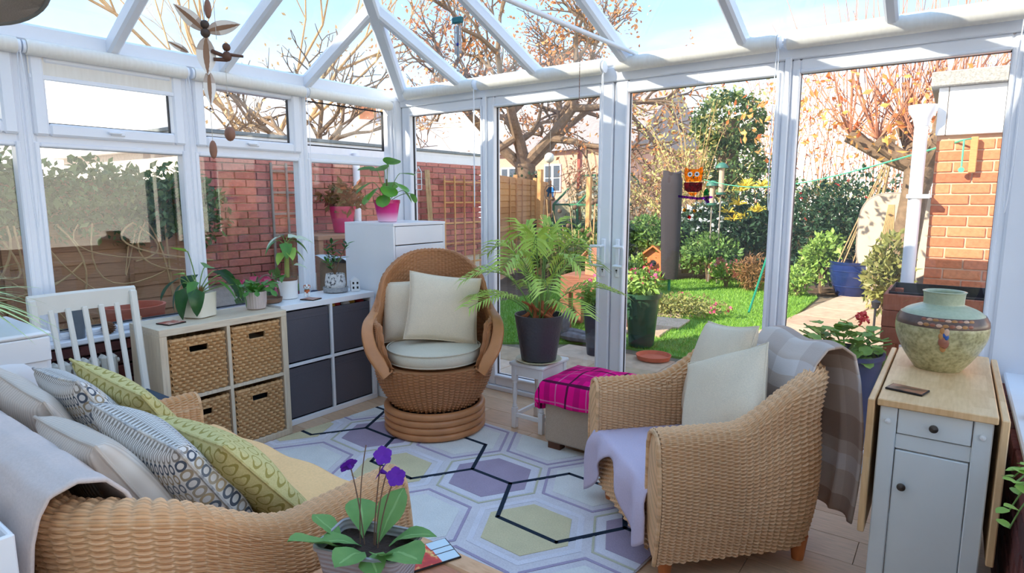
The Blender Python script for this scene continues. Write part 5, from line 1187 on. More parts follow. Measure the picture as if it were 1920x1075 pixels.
# pothos in white pot
t = thing('potted_plant', 'variegated trailing pothos in a white pot on the white unit', 'plant', (-3.455, 2.30, .763), 0)
pot(t, [(.052, 0), (.060, .004), (.063, .118), (.058, .118), (.056, .10), (.0, .10)], WHITEW, .100, .056)
m = MB(); m.tube([(0, 0, .10), (.0, .004, .3), (.005, 0, .36)], [.016, .014, .010], 8); m.build('moss_stem', plain('moss_pole', L(150, 160, 90), .9, 0, .2), t); m = MB(); m.lathe([(.060, .118), (.062, .128), (.05, .135), (.0, .137)], 20); m.build('bark_mulch', plain('bark_mulch', L(120, 84, 66), .95), t)
v1 = leafmesh('pothos_leaf', LF_MD, 'heart', .13, .085, .5, .25); v2 = leafmesh('variegated_leaf', LF_VAR, 'heart', .14, .075, .5, .25); v3 = leafmesh('pale_leaf', LF_LT, 'heart', .12, .08, .4, .25)
leafset(t, v2, [((.0, .02, .39), 1.5, .1, 1.05, .3), ((-.01, -.02, .40), -1.7, -.3, 1.0, .2), ((.04, .05, .385), 1.2, -.05, 1.0, .3), ((.03, .03, .215), .9, .0, .7, .2)], STEM, .0025, (0, 0, .34)); leafset(t, v1, [((.02, .05, .37), .9, -.5, 1.0), ((.03, -.02, .36), -.5, -.7, .95), ((-.02, -.05, .37), -2.0, -.6, 1.0)], STEM, .0025, (0, 0, .32)); leafset(t, v3, [((.03, .0, .33), -.3, -.5, 1.0), ((.02, .03, .32), 1.0, -.6, 1.05), ((.02, -.03, .30), -1.2, -.6, .9)], STEM, .0025, (0, 0, .26))
leafset(t, v1, [((.06, -.06, .16), -1.0, -.3, .6, .4), ((.05, -.05, .15), -2.0, .2, .5, .4)], STEM, .0025, (0, 0, .12))
# stone pot
t = thing('potted_plant', 'small leafy succulent in a speckled stone pot with saucer', 'plant', (-3.43, 2.655, .763), 0); m = MAT('speckled_stone', .85); g = m.noise(55, 2); m.col(m.ramp(g, [(.36, L(92, 90, 92)), (.46, L(206, 204, 202)), (.8, L(226, 224, 222))])); m.bump(g, .4); STONE = m.m
m = MAT('grey_felt_stone', .95); m.col(m.ramp(m.noise(90, 3), [(.3, L(140, 140, 142)), (.7, L(176, 176, 176))])); m.bump(m.noise(90, 3), .6); m2_ = m.m
m = MB(); m.lathe([(.06, 0), (.082, .006), (.084, .036), (.074, .036), (.07, .014), (.0, .014)], 32); m.build('saucer', m2_, t); pot(t, [(.055, .015), (.064, .02), (.070, .065), (.062, .128), (.057, .128), (.055, .112), (.0, .112)], STONE, .113, .055)
zz = leafmesh('succulent_leaf', LF_DK, 'lance', .066, .021, .1, .35, 5); zl2 = leafmesh('succulent_leaf_pale', LF_MD, 'lance', .066, .021, .1, .35, 5); rs = np.random.RandomState(35)
for (e, n_) in (((-.01, -.06, .30), 15), ((.01, .10, .32), 14), ((.0, -.02, .33), 15), ((.03, -.09, .22), 10)):
    B_ = bez((0, 0, .112), (e[0] * .5, e[1] * .35, e[2] * .75), e, 9); MB().tube(B_, .003, 5).build('stem', STEMB, t)
    for k in range(n_): q = B_[min(8, 3 + k * 6 // n_)]; link('leaf', zz if k % 2 else zl2, t, place(q, rs.uniform(0, 2 * PI), rs.uniform(.1, .9), rs.uniform(.8, 1.1)))
# pilea on chest
t = thing('potted_plant', 'round-leaved plant in a magenta pot on the chest of drawers', 'plant', (-3.29, 3.02, 1.236), 0); m = MAT('magenta_fade_glaze', .3); _, _, z = m.xyz(); m.col(m.ramp(z * 6.5, [(.0, L(246, 206, 226)), (.45, L(222, 60, 140)), (1, L(204, 24, 110))])); MG = m.m
m = MB(); m.lathe([(.060, 0), (.066, .004), (.088, .13), (.092, .13), (.092, .155), (.086, .155), (.08, .13), (.0, .13)], 36); [m.tube([((.073 + .0012 * k) * math.cos(a), (.073 + .0012 * k) * math.sin(a), .055 + k * .008) for a in [2 * PI * i / 36 for i in range(36)]], .002, 5, True) for k in range(3)]; m.build('pot', MG, t); m = MB(); m.lathe([(.081, .128), (.0, .134)], 24); m.build('soil', SOILP, t)
pm = leafmesh('round_leaf', LF_PI, 'round', .135, .13, .15, .12, 9); rs = np.random.RandomState(36); it = []
for az, r, z, s, el in [(-2.2, .07, .37, 1., .0), (-1.2, .03, .36, 1.05, .15), (-2.6, .10, .28, 1.1, -.5), (-1.7, .07, .24, .95, -.7), (-2.9, .12, .21, .9, -.8), (-.6, .06, .25, .95, -.6), (.2, .08, .27, .9, -.5), (1.2, .10, .34, .9, .0), (.6, .12, .22, .8, -.9), (-1.0, .07, .19, .8, -.9), (2.2, .09, .28, .9, -.4), (-.2, .02, .40, .95, .35), (1.0, .17, .20, .6, -1.0)]: it.append(((r * math.cos(az), r * math.sin(az), z), az, el, s, rs.normal() * .2))
leafset(t, pm, it, STEM, .0025, (0, 0, .13)); m = MB(); m.tube([(0, 0, .13), (.005, 0, .22), (0, .003, .3)], .006, 6); m.build('main_stem', STEMB, t)
# areca palm
PC = Vector((-2.0, 3.03, .42)); t = thing('pot_plate', 'cream plate under the palm pot', 'plate', PC); m = MB(); m.lathe([(.09, 0), (.12, .004), (.142, .016), (.138, .018), (.115, .009), (.0, .009)], 36); m.build('plate', plain('olive_cream_glaze', L(214, 204, 164), .35), t)
PAL = thing('potted_palm', 'feathery palm in a charcoal pot standing on the white stool', 'plant', PC + Vector((0, 0, .010)), .4)
m = MAT('hammered_charcoal', .42); g = m.noise(60, 1); m.col(L(72, 70, 76)); m.bump(g, .5, .006); pot(PAL, [(.098, 0), (.106, .006), (.146, .265), (.148, .275), (.148, .282), (.140, .282), (.134, .25), (.0, .25)], m.m, .25, .134)
rs = np.random.RandomState(38)
def frond(az, reach, top, n, ll, seed):
    rs = np.random.RandomState(seed); d = Vector((math.cos(az), math.sin(az), 0)); sd_ = Vector((-d.y, d.x, 0)); B_ = bez(d * .03 + Vector((0, 0, .24)), d * reach * .35 + Vector((0, 0, top * 1.12)), d * reach + Vector((0, 0, top * .82)), 14); m = MB(); m.tube(B_, [.0055 - .0003 * i for i in range(14)], 5); V = []; F = []
    for k in range(n):
        f = .34 + .66 * k / n; i = min(12, int(f * 13)); p = B_[i].lerp(B_[i + 1], f * 13 - i); tg = (B_[i + 1] - B_[i]).normalized()
        for s in (-1, 1):
            l = ll * (1 - abs(f - .6) * 1.1) * rs.uniform(.85, 1.1); dr = (sd_ * s * .9 + tg * .85 + Vector((0, 0, .28))).normalized(); wv = tg.cross(dr).cross(dr).normalized() * .008
            q1 = p + dr * l * .5 + Vector((0, 0, .0)); q2 = p + dr * l + Vector((0, 0, -l * .33)); o = len(V); V += [p, q1 + wv, q2, q1 - wv, q1 + Vector((0, 0, -.003))]; F += [(o, o + 1, o + 4), (o + 1, o + 2, o + 4), (o + 4, o + 2, o + 3), (o, o + 4, o + 3)]
    m.add(V, F, 1); m.build('frond', [STEM, LF_PALM], PAL)
for i, (az, r, h) in enumerate([(0, .30, .78), (.7, .42, .66), (1.5, .34, .82), (2.2, .46, .62), (2.9, .36, .76), (3.6, .46, .6), (4.3, .36, .72), (5.0, .44, .58), (5.7, .34, .70), (2.5, .20, .88), (4.0, .50, .45), (5.4, .48, .42), (.3, .50, .48), (1.1, .20, .90), (3.2, .5, .42), (4.7, .16, .84), (1.9, .48, .46)]): frond(az, r, h, 17, .20, 100 + i)
m = MB(); [m.tube(bez((.05 * rs.normal(), .04 * rs.normal(), .245), (.03 * rs.normal(), .03 * rs.normal(), .3), (.06 * rs.normal(), .05 * rs.normal(), .36), 5), [.013, .013, .011, .009, .004], 6) for i in range(12)]; m.build('russet_sheaths', plain('russet_sheath', L(170, 96, 58), .8, 0, .2), PAL)
# spider plant on dryer, trailing plant on the right sill
t = thing('potted_plant', 'spider plant with arching striped leaves on the white dryer', 'plant', (-3.17, .60, .863)); pot(t, [(.06, 0), (.085, .12), (.08, .12), (.075, .1), (0, .1)], WHITEW, .10, .075); sb_ = MAT('striped_blade', .5); u, v = sb_.uv(); sb_.col(sb_.mix((v - .5).abs().lt(.18), L(150, 190, 96), L(236, 240, 206))); bl_ = [leafmesh('blade_leaf', sb_.m, 'blade', .34, .020, c, .3, 10) for c in (.8, 1.3, 1.8)]; rs = np.random.RandomState(41)
for i in range(30): link('leaf', bl_[i % 3], t, place((0, 0, .10), rs.uniform(-.2, 2.6) if i < 20 else rs.uniform(0, 2 * PI), rs.uniform(.5, 1.2), rs.uniform(.8, 1.15), rs.normal() * .3))
t = thing('potted_plant', 'small trailing plant with light green leaves over the right sill', 'plant', (.33, 1.98, .629)); pot(t, [(.045, 0), (.06, .1), (.056, .1), (.05, .085), (0, .085)], WHITEW, .085, .05); lv = leafmesh('small_leaf', LF_LT, 'round', .035, .03, .2, .2, 6); rs = np.random.RandomState(42)
for k in range(5):
    e = Vector((-.150 - .02 * rs.rand(), rs.uniform(-.14, .02), rs.uniform(-.06, .09))); B_ = bez((0, 0, .09), (-.10, e.y * .5, .16), e, 9); MB().tube(B_, .002, 5).build('stem', STEM, t)
    for q in B_[2:]: link('leaf', lv, t, place(q, rs.uniform(2, 4.5), rs.uniform(-.5, .5), rs.uniform(.8, 1.2)))
# streptocarpus on the coffee table
SP = thing('potted_plant', 'purple streptocarpus in a grey rectangular pot on coffee table', 'plant', (-1.035, .865, .503), math.radians(18)); m = MAT('grey_ridged_pot', .5); _, _, z = m.xyz(); m.col(L(172, 168, 172)); m.bump((z * 520).sin(), .35, .003); gp = m.m
def rr(w, d, z, r=.02, n=5):
    o = []
    for (sx, sy, a0) in ((1, 1, 0), (-1, 1, PI / 2), (-1, -1, PI), (1, -1, 1.5 * PI)): o += [(sx * (w - r) + r * math.cos(a0 + k * PI / 2 / n), sy * (d - r) + r * math.sin(a0 + k * PI / 2 / n), z) for k in range(n + 1)]
    return o
pw_, pd_ = .105, .068
m = MB(); m.grid(np.array([rr(pw_ * .8, pd_ * .8, 0), rr(pw_ * .82, pd_ * .82, .004), rr(pw_, pd_, .112), rr(pw_ + .004, pd_ + .004, .114), rr(pw_ + .004, pd_ + .004, .122), rr(pw_ - .003, pd_ - .003, .122), rr(pw_ - .006, pd_ - .006, .10)]), cv=True, flip=True); m.add(rr(pw_ * .8, pd_ * .8, 0), [tuple(range(24))[::-1]]); m.build('pot', gp, SP, 30); m = MB(); m.add(rr(pw_ - .005, pd_ - .005, .10), [tuple(range(24))]); m.build('soil', SOILP, SP)
fz = [leafmesh('fuzzy_leaf', LF_FZ, 'spat', .150, .088, c, .22, 9, .02) for c in (.2, .5, .8)]
for i, (x, y, az, el, s, r) in enumerate([(-.05, -.02, -2.1, .62, 1.05, .2), (.0, -.02, -1.5, .6, .85, -.2), (-.035, .03, 2.1, .9, .9, .2), (.01, .02, 1.3, .95, .95, 0), (.05, -.01, -.5, .6, 1.0, .1), (.04, .02, .5, .7, .8, -.2), (-.07, .0, 2.9, .55, .75, .3), (-.02, .0, -2.7, .5, .8, .2), (.02, -.03, -1.0, .6, .7, .3), (.06, -.03, -1.3, .8, .6, 0)]): link('leaf', fz[i % 3], SP, place((x, y, .10), az, el, s, r))
PUR = leafp('violet_petal', L(86, 14, 150), L(126, 40, 190), .6); pet = leafmesh('petal', PUR, 'round', .024, .022, .15, .1, 6)
cr_ = camo.location
for i, (e, fa) in enumerate([((-.06, .03, .27), 2.6), ((.01, .05, .305), -.8), ((.025, .045, .265), 3.3), ((.062, .02, .275), -1.0)]):
    MB().tube(bez((e[0] * .3, e[1] * .3, .10), (e[0] * .5, e[1] * .5, .2), e, 8), .0016, 5).build('flower_stem', plain('brown_flower_stem', L(120, 90, 72), .7) if i == 0 else bpy.data.materials['brown_flower_stem'], SP)
    fm_ = MB(); fm_.tube([(0, 0, 0), (math.cos(fa) * .012, math.sin(fa) * .012, .004)], [.003, .006], 6); fl_ = fm_.build('flower', PUR, SP); fl_.location = e
    fn = Vector((math.cos(fa) * .8, math.sin(fa) * .8, .45)).normalized(); Q = fn.to_track_quat('Z', 'Y').to_matrix().to_4x4()
    for k in range(5): link('petal', pet, fl_, TR(math.cos(fa) * .012, math.sin(fa) * .012, .004) @ Q @ RZ(2 * PI * k / 5) @ Matrix.Rotation(.15, 4, 'X'))
MB().tube(bez((-.03, .01, .10), (-.035, .02, .24), (-.03, .05, .325), 8), .0014, 5).build('spent_flower_stem', bpy.data.materials['brown_flower_stem'], SP)
# ------------------------------------------------------------------ small things
def card(nm, label, loc, rz, w, d, top, base=DARKIN, cat='coaster', h=.006):
    t = thing(nm, label, cat, loc, rz, None); MB().bb((-w / 2, -d / 2, 0), (w / 2, d / 2, h), .001).build('board', base, t); MB().bb((-w / 2 + .003, -d / 2 + .003, h), (w / 2 - .003, d / 2 - .003, h + .0006), .0002).build('printed_face', top, t); return t
def picmat(name, a, b, c, sc=16):
    m = MAT(name, .3); m.col(m.ramp(m.noise(sc, 4), [(.35, a), (.5, b), (.62, c)])); return m.m
card('coaster', 'red brown picture coaster on the beige unit', oz(321, 607, .756) + Vector((0, 0, .001)), .2, .10, .10, picmat('red_print', L(120, 50, 40), L(196, 96, 76), L(226, 190, 170), 30))
card('coaster', 'small dark coaster beside the dog figurine', oz(583, 562, .762) + Vector((0, 0, .001)), .3, .10, .09, picmat('brown_print', L(96, 56, 46), L(160, 96, 76), L(200, 150, 130), 30))
card('coaster', 'brown picture coaster on the drop-leaf table', oz(1701, 733, .76) + Vector((0, 0, .001)), -.25, .11, .075, picmat('bronze_print', L(74, 50, 40), L(130, 88, 62), L(172, 110, 80), 26))
m = MAT('red_blossom_print', .3); x, y, z = m.xyz(); c = m.ramp(m.noise(40, 4), [(.35, L(250, 210, 120)), (.5, L(226, 60, 40)), (.68, L(200, 40, 40))]); c = m.mix((y + m.noise(9, 2) * .06).gt(.036), c, L(206, 222, 230)); ln = ((x + .012).abs().lt(.0018).max((x - .012).abs().lt(.0018))) * y.gt(.006); m.col(m.mix(ln, c, L(30, 30, 34)))
card('picture_card', 'white card with red flowers lying beside the streptocarpus pot', tuple(oz(806, 1042, .5025)), math.radians(-24), .10, .13, m.m, DARKIN, 'card', .004)
# vase
V0 = oz(1757, 690, .76); vs = thing('stoneware_vase', 'round green stoneware vase with brown pebble band', 'vase', (V0.x, V0.y, .7605))
m = MAT('crackled_green_glaze', .3, 0, .5); g = m.noise(26, 5); h = m.noise(90, 2); _, _, z = m.xyz(); c = m.mix(.5, m.ramp(g, [(.3, L(112, 106, 70)), (.5, L(164, 156, 112)), (.7, L(190, 186, 146))]), m.ramp(h, [(.35, L(132, 124, 82)), (.6, L(194, 184, 140))])); c = m.mix(z.gt(.195) * .7, c, L(168, 180, 156)); m.col(c); m.bump(h, .08)
prf = [(.070, 0), (.078, .004), (.112, .055), (.138, .11), (.148, .155), (.142, .195), (.118, .225), (.078, .243), (.066, .247), (.064, .255), (.066, .288), (.070, .295), (.064, .296), (.058, .288), (.056, .25), (.0, .24)]
pp_ = []
for i in range(len(prf) - 1):
    for q in range(3):
        a = prf[max(0, i - 1)]; b = prf[i]; c_ = prf[i + 1]; d = prf[min(len(prf) - 1, i + 2)]; s = q / 3; pp_.append(tuple(max(1e-5, .5 * (2 * b[k] + (c_[k] - a[k]) * s + (2 * a[k] - 5 * b[k] + 4 * c_[k] - d[k]) * s * s + (3 * b[k] - a[k] - 3 * c_[k] + d[k]) * s ** 3)) if k == 0 else .5 * (2 * b[k] + (c_[k] - a[k]) * s + (2 * a[k] - 5 * b[k] + 4 * c_[k] - d[k]) * s * s + (3 * b[k] - a[k] - 3 * c_[k] + d[k]) * s ** 3) for k in (0, 1)))
mb = MB(); mb.lathe(pp_, 56); mb.build('body', m.m, vs)
bandm = plain('dark_brown_glaze', L(104, 82, 72), .3, 0, .4, 22); mb = MB(); mb.lathe([(.1475, .1745), (.1478, .176), (.1455, .192), (.134, .2125), (.1325, .2125)], 56); mb.build('painted_band', bandm, vs)
pk = [plain('peach_pebble', L(206, 166, 140), .35), plain('rust_pebble', L(150, 92, 72), .35), plain('ochre_pebble', L(176, 124, 74), .35), plain('blue_pebble', L(50, 90, 160), .3)]; fa = math.atan2(-V0.y, -V0.x) + .05; rs = np.random.RandomState(44)
def on_vase(a, z):
    for (r0, z0), (r1, z1) in zip(pp_[:-1], pp_[1:]):
        if z0 <= z <= z1: return r0 + (r1 - r0) * (z - z0) / (z1 - z0 + 1e-9)
    return .14
for i in range(9):
    for j in range(2):
        a = fa - .50 + i * .135 + j * .05; z = .186 + j * .017 ; r = on_vase(a, z); mb = MB(); mb.ball((0, 0, 0), .0105, 10, (.3, 1, .72)); o = mb.build('pebble_relief', pk[(i * 2 + j) % 3], vs); o.matrix_local = TR(r * math.cos(a), r * math.sin(a), z) @ RZ(a)
for (da, z, s, k) in ((-.02, .170, .8, 2), (.07, .165, .9, 0), (.03, .155, .6, 3), (-.04, .150, .8, 2), (.08, .148, .7, 3), (.0, .130, 1.3, 1), (.06, .125, 1.3, 1), (.03, .105, 1.0, 2)):
    a = fa + da; r = on_vase(a, z); mb = MB(); mb.ball((0, 0, 0), .0125 * s, 10, (.3, .8, 1.25)); o = mb.build('drop_relief', pk[k], vs); o.matrix_local = TR(r * math.cos(a), r * math.sin(a), z) @ RZ(a)
# dog figurine
t = thing('dog_figurine', 'small brown and white dog figurine on the white unit', 'figurine', (-3.43, 2.425, .763), -.6); BRN = plain('tan_dog', L(190, 98, 50), .4); m = MB(); m.ball((0, 0, .036), .02, 12, (1.3, .9, .9)); m.build('body', BRN, t)
for sx in (-1, 1):
    for sy in (-1, 1): m = MB(); m.tube([(sx * .017, sy * .011, .03), (sx * .018, sy * .011, 0)], [.006, .0075], 8); m.build('leg', WHITEW, t)
m = MB(); m.ball((.02, 0, .066), .018, 12, (1, 1.05, .95)); hd_ = m.build('head', WHITEW, t)
for sy in (-1, 1): m = MB(); m.ball((.016, sy * .018, .066), .009, 8, (.6, .5, 1.3)); m.build('ear', BRN, hd_); m = MB(); m.ball((.034, sy * .007, .071), .003, 8); m.build('eye', GASKET, hd_); m = MB(); m.ball((.028, sy * .009, .074), .008, 8, (.7, .8, .9)); m.build('eye_patch', BRN, hd_)
m = MB(); m.ball((.037, 0, .062), .008, 8, (1, 1, .8)); m.build('muzzle', WHITEW, hd_); m = MB(); m.ball((.045, 0, .065), .0032, 8); m.build('nose', GASKET, hd_); m = MB(); m.tube([(.012 + .013 * math.cos(a), .013 * math.sin(a), .05) for a in [2 * PI * i / 14 for i in range(14)]], .0025, 5, True); m.build('collar', plain('teal_collar', L(70, 150, 150)), t); m = MB(); m.tube([(-.024, 0, .042), (-.034, 0, .055)], [.004, .002], 6); m.build('tail', BRN, t)
# little white house, blue pot, cork pot, grey vase, pine cone
t = thing('ceramic_house', 'tiny white ceramic house with cut-out windows by the stone pot', 'ornament', (-3.36, 2.765, .763), -.55); m = MB(); m.bb((-.025, -.03, 0), (.025, .03, .075), .002); m.add([(-.025, -.03, .075), (.025, -.03, .075), (.025, .03, .075), (-.025, .03, .075), (-.025, 0, .098), (.025, 0, .098)], [(0, 1, 5, 4), (2, 3, 4, 5), (0, 4, 3), (1, 2, 5)]); m.build('house_body', WHITEW, t)
for yy in (-.014, .014):
    for zz in (.018, .05): MB().bb((.0245, yy - .006, zz), (.0262, yy + .006, zz + .016), .0003).build('window_opening', DARKIN, t)
t = thing('small_pot', 'tiny blue pot on the sill behind the white unit', 'pot', (-3.592, 2.60, .690)); m = MB(); m.lathe([(.018, 0), (.024, .075), (.021, .075), (.017, .01), (0, .01)], 20); m.build('pot', plain('slate_blue_glaze', L(84, 96, 126), .4), t)
p = ox(258, 600, -3.595); t = thing('cork_pot', 'small cork topped jar on the sill left of the beige unit', 'jar', (-3.595, p.y, .690)); m = MB(); m.lathe([(.02, 0), (.022, .05), (0, .05)], 18); m.build('jar', WHITEW, t); m = MB(); m.lathe([(.02, .05), (.02, .07), (0, .071)], 18); m.build('cork', plain('cork', L(206, 164, 120), .9), t)
t = thing('metal_vase', 'grey tapered metal vase on the sill behind the slatted chair', 'vase', (-3.60, 1.17, .690)); m = MB(); m.lathe([(.032, 0), (.046, .21), (.048, .215), (.043, .215), (.03, .01), (0, .01)], 24); m.build('vase', plain('slate_grey_metal', L(112, 122, 134), .5), t)
t = thing('pine_cone', 'brown pine cone on the sill beside the beige unit', 'pine cone', (-3.588, 1.31, .690)); mb = MB(); mb.ball((0, 0, .035), .024, 10, (.9, 1, 1.4))
for i in range(60): z = i / 60; a = i * 2.4; r = .03 * math.sin(PI * (.12 + z * .8)); mb.ball((r * math.cos(a), r * math.sin(a), .006 + z * .058), .007, 6, (1, 1, .4))
mb.build('scales', plain('cone_brown', L(124, 84, 58), .9, 0, .2), t)
t = thing('sill_dish', 'small white dish on the right window sill', 'dish', (.295, 2.75, .6285)); m = MB(); m.lathe([(.03, 0), (.05, .025), (.046, .025), (.028, .006), (0, .006)], 24); m.build('dish', WHITEW, t)
# ------------------------------------------------------------------ hanging ornaments
TWINE = plain('thin_twine', L(206, 198, 186), .9); FEATH = MAT('brown_white_feather', .9); u, v = FEATH.uv(); FEATH.col(FEATH.mix((v - .5).abs().lt(.16).max(u.lt(.35) * .6), L(238, 230, 220), L(150, 116, 92))); FEATH = FEATH.m
NUT = plain('dark_nut', L(78, 62, 52), .5, 0, .2, 40); POD = plain('brown_seed_pod', L(146, 104, 84), .6, 0, .15, 40); WOODD = plain('dark_carved_wood', L(98, 66, 50), .6)
MPOS = ox(385, 62, -2.3); mo = thing('feather_mobile', 'hanging mobile of feathered nut figures below the roof', 'mobile', MPOS); ztop = zl(MPOS.x) - MPOS.z - .01
fthr = [leafmesh('feather', FEATH, 'lance', l, w, .3, .15, 9, .02) for l, w in ((.135, .052), (.15, .068), (.115, .036))]
m = MB(); m.tube([(0, 0, .02), (0, 0, ztop)], .0012, 4); m.tube([(.02, .03, -.02), (.015, .02, ztop)], .0012, 4); m.tube([(.0, .0, -.12), (0, .0, -.45)], .001, 4); m.tube([(.035, .05, -.12), (.035, .05, -.38)], .001, 4); m.build('string', TWINE, mo)
m = MB(); m.ball((0, 0, 0), .017, 12); m.ball((0, 0, .03), .016, 12); m.build('nut_figure', NUT, mo)
va = math.atan2(MPOS.y, MPOS.x) + PI / 2
link('feather', fthr[0], mo, place((0, 0, .005), va, .75, 1, 1.2)); link('feather', fthr[0], mo, place((0, 0, .005), va + PI, .35, 1, -1.2)); link('feather', fthr[1], mo, place((0, 0, -.01), va - PI / 2 + .3, -1.45, 1, .1)); link('feather', fthr[2], mo, place((.005, .0, -.13), va - PI / 2 + .2, -1.5, 1.2, .1)); link('feather', fthr[2], mo, place((-.05, -.04, -.07), va, .5, .7, 1.2))
m = MB(); m.ball((.04, .055, -.045), .015, 10); m.ball((.04, .055, -.078), .017, 10, (1, 1, 1.1)); m.tube([(.04, .055, -.07), (.075, .10, -.075)], [.007, .005], 6); m.tube([(.04, .055, -.08), (.0, .02, -.06)], [.007, .008], 6); m.tube([(.04, .055, -.09), (.01, .02, -.09)], [.008, .007], 6); m.build('wooden_figure', WOODD, mo)
for p_, s_ in (((0, 0, -.42), (.6, .6, 1.5)), ((.035, .05, -.36), (1, .8, 1.2)), ((.01, .01, .085), (.55, .55, 1.5))): m = MB(); m.ball(p_, .023, 12, s_); m.build('seed_pod', POD, mo)
for p_ in ((0, 0, -.17), (.0, 0, -.27), (.035, .05, -.22), (.0, .0, .14)): m = MB(); m.ball(p_, .004, 8); m.build('bead', GASKET, mo)
CP = oy(858, 38, 2.75); t = thing('wind_chime', 'small wind chime with a teal wooden block under the roof', 'wind chime', CP); m = MB(); m.tube([(0, 0, 0), (0, 0, zd(CP.y) - CP.z)], .0015, 4); m.tube([(0, 0, 0), (0, 0, -.27)], .0012, 4); m.build('string', plain('teal_cord', L(60, 120, 150)), t); MB().bb((-.034, -.014, -.016), (.034, .014, .016), .004).build('teal_block', plain('teal_wood', L(40, 110, 120), .6), t)
for i in range(4): m = MB(); m.tube([(-.021 + i * .014, 0, -.03), (-.021 + i * .014, 0, -.18 - .01 * (i % 3))], .004, 8); m.build('chime_tube', ALU, t)
for z, c_ in ((-.13, plain('blue_bead', L(30, 50, 150), .2)), (-.27, plain('clear_bead', L(220, 230, 236), .1))): m = MB(); m.ball((0, 0, z), .010, 10); m.build('bead', c_, t)
CH = oy(1086, 188, 3.05); t = thing('hanging_hook', 'thin brown hanging chain with a small hook over the left door', 'chain', CH); m = MB(); n = int((zd(3.05) - CH.z) / .02)
for i in range(n): m.tube([(0, .0, i * .02), (.0, 0, i * .02 + .018)], .0022, 5)
m.build('chain', plain('copper_brown', L(140, 104, 86), .5), t); m = MB(); m.tube([(.018 * math.cos(a), 0, -.014 + .014 * math.sin(a)) for a in [PI * i / 10 for i in range(11)]], .0025, 5); m.build('hook', bpy.data.materials['copper_brown'], t)
def stained(n, c):
    m = glassmat(n, c, .6); return m
def plate(parent, nm, poly, mat, th=.004): MB().prism(poly, -th / 2, th / 2, Matrix.Rotation(PI / 2, 4, 'X')).build(nm, mat, parent)
def circ(x, z, r, n=16, sz=1): return [(x + r * math.cos(2 * PI * i / n), z + r * sz * math.sin(2 * PI * i / n)) for i in range(n)]
OP = oy(1300, 341, 3.455); t = thing('owl_suncatcher', 'orange and plum glass owl suncatcher hanging on the door pane', 'suncatcher', OP); OR_, PL_, PU_, GR_ = stained('amber_glass', (1, .55, .03, 1)), stained('plum_glass', (.35, .02, .10, 1)), stained('purple_glass', (.36, .08, .72, 1)), stained('green_glass', (.05, .5, .25, 1)); RD_ = stained('red_glass', (.7, .03, .03, 1))
plate(t, 'owl_head', [(-.046, .0), (.046, .0), (.055, .05), (.05, .085), (.025, .070), (-.025, .070), (-.05, .085), (-.055, .05)], OR_); plate(t, 'owl_belly', [(-.054, -.003), (.054, -.003), (.05, -.045), (.03, -.058), (-.03, -.058), (-.05, -.045)], PL_); plate(t, 'owl_feet', [(-.03, -.06), (.03, -.06), (.012, -.078), (-.012, -.078)], OR_)
for sx in (-1, 1): plate(t, 'owl_eye', circ(sx * .020, .042, .014), WHITEW, .006); plate(t, 'owl_pupil', circ(sx * .020, .042, .006), GASKET, .008)
plate(t, 'beak', [(-.006, .03), (.006, .03), (0, .016)], GASKET, .007); plate(t, 'branch', [(-.085, -.074), (.03, -.088), (.10, -.080), (.115, -.083), (.112, -.092), (.086, -.096), (.1, -.116), (.085, -.122), (.065, -.100), (.03, -.102), (-.085, -.088)], PU_); plate(t, 'glass_leaf', [(.06, -.078), (.065, -.05), (.08, -.035), (.092, -.055), (.09, -.078)], GR_)
for x_, z_, mm in ((-.045, -.16, OR_), (-.015, -.20, RD_), (.015, -.165, OR_)): plate(t, 'glass_drop', circ(x_, z_, .011, 12), mm); MB().tube([(x_, 0, z_ + .011), (x_, 0, -.09)], .0008, 4).build('thread', TWINE, t)
MB().tube([(0, 0, .07), (0, .0, 2.09 - OP.z)], .0008, 4).build('hanging_thread', TWINE, t)
OP = oy(1031, 361, 3.455); t = thing('round_suncatcher', 'round suncatcher with a blue leaping shape on the left door', 'suncatcher', OP); m = MB(); m.tube([(.042 * math.cos(a), 0, .05 * math.sin(a)) for a in [2 * PI * i / 28 for i in range(28)]], .003, 6, True); m.build('ring', plain('bronze_ring', L(150, 116, 90), .4), t); plate(t, 'blue_shape', [(-.03, .01), (-.01, .034), (.02, .036), (.035, .018), (.028, -.01), (.03, -.034), (.018, -.034), (.014, -.008), (-.004, -.004), (-.014, -.03), (-.022, -.028), (-.016, .0)], stained('blue_glass', (.25, .5, .85, 1))); MB().tube([(0, 0, .05), (0, 0, 2.09 - OP.z)], .0008, 4).build('hanging_thread', TWINE, t)
m = MB(); m.ball((-.055, 0, -.24), .011, 8, (1, .5, 1)); m.build('amber_bead', OR_, t); MB().tube([(-.055, 0, -.24), (-.04, 0, -.02)], .0007, 4).build('bead_thread', TWINE, t)
OP = oy(785, 336, 3.452); t = thing('house_ornament', 'white fretwork house ornament hanging by the side panel edge', 'ornament', OP); m = MB()
for a, b in (((-.03, -.08), (-.03, .05)), ((.03, -.08), (.03, .05)), ((-.03, -.08), (.03, -.08)), ((-.034, .05), (0, .095)), ((.034, .05), (0, .095)), ((-.03, .05), (.03, .05)), ((-.03, .0), (.03, .0)), ((-.03, -.04), (.03, -.04))): m.bar((a[0], 0, a[1]), (b[0], 0, b[1]), .006, .006, .001)
m.build('fretwork', WHITEW, t)
LP_ = Vector((0, 0, CAMH)) + Vector(ray(-54, -40) / 1146. * 1.6); LS = thing('pendant_lamp', 'grey beige lamp shade just showing in the top left corner', 'lamp', LP_); LS.rotation_euler = (-((Vector((0, 0, CAMH)) - LP_).normalized() * .55 + Vector((0, 0, -.8)))).to_track_quat('Z', 'Y').to_euler()
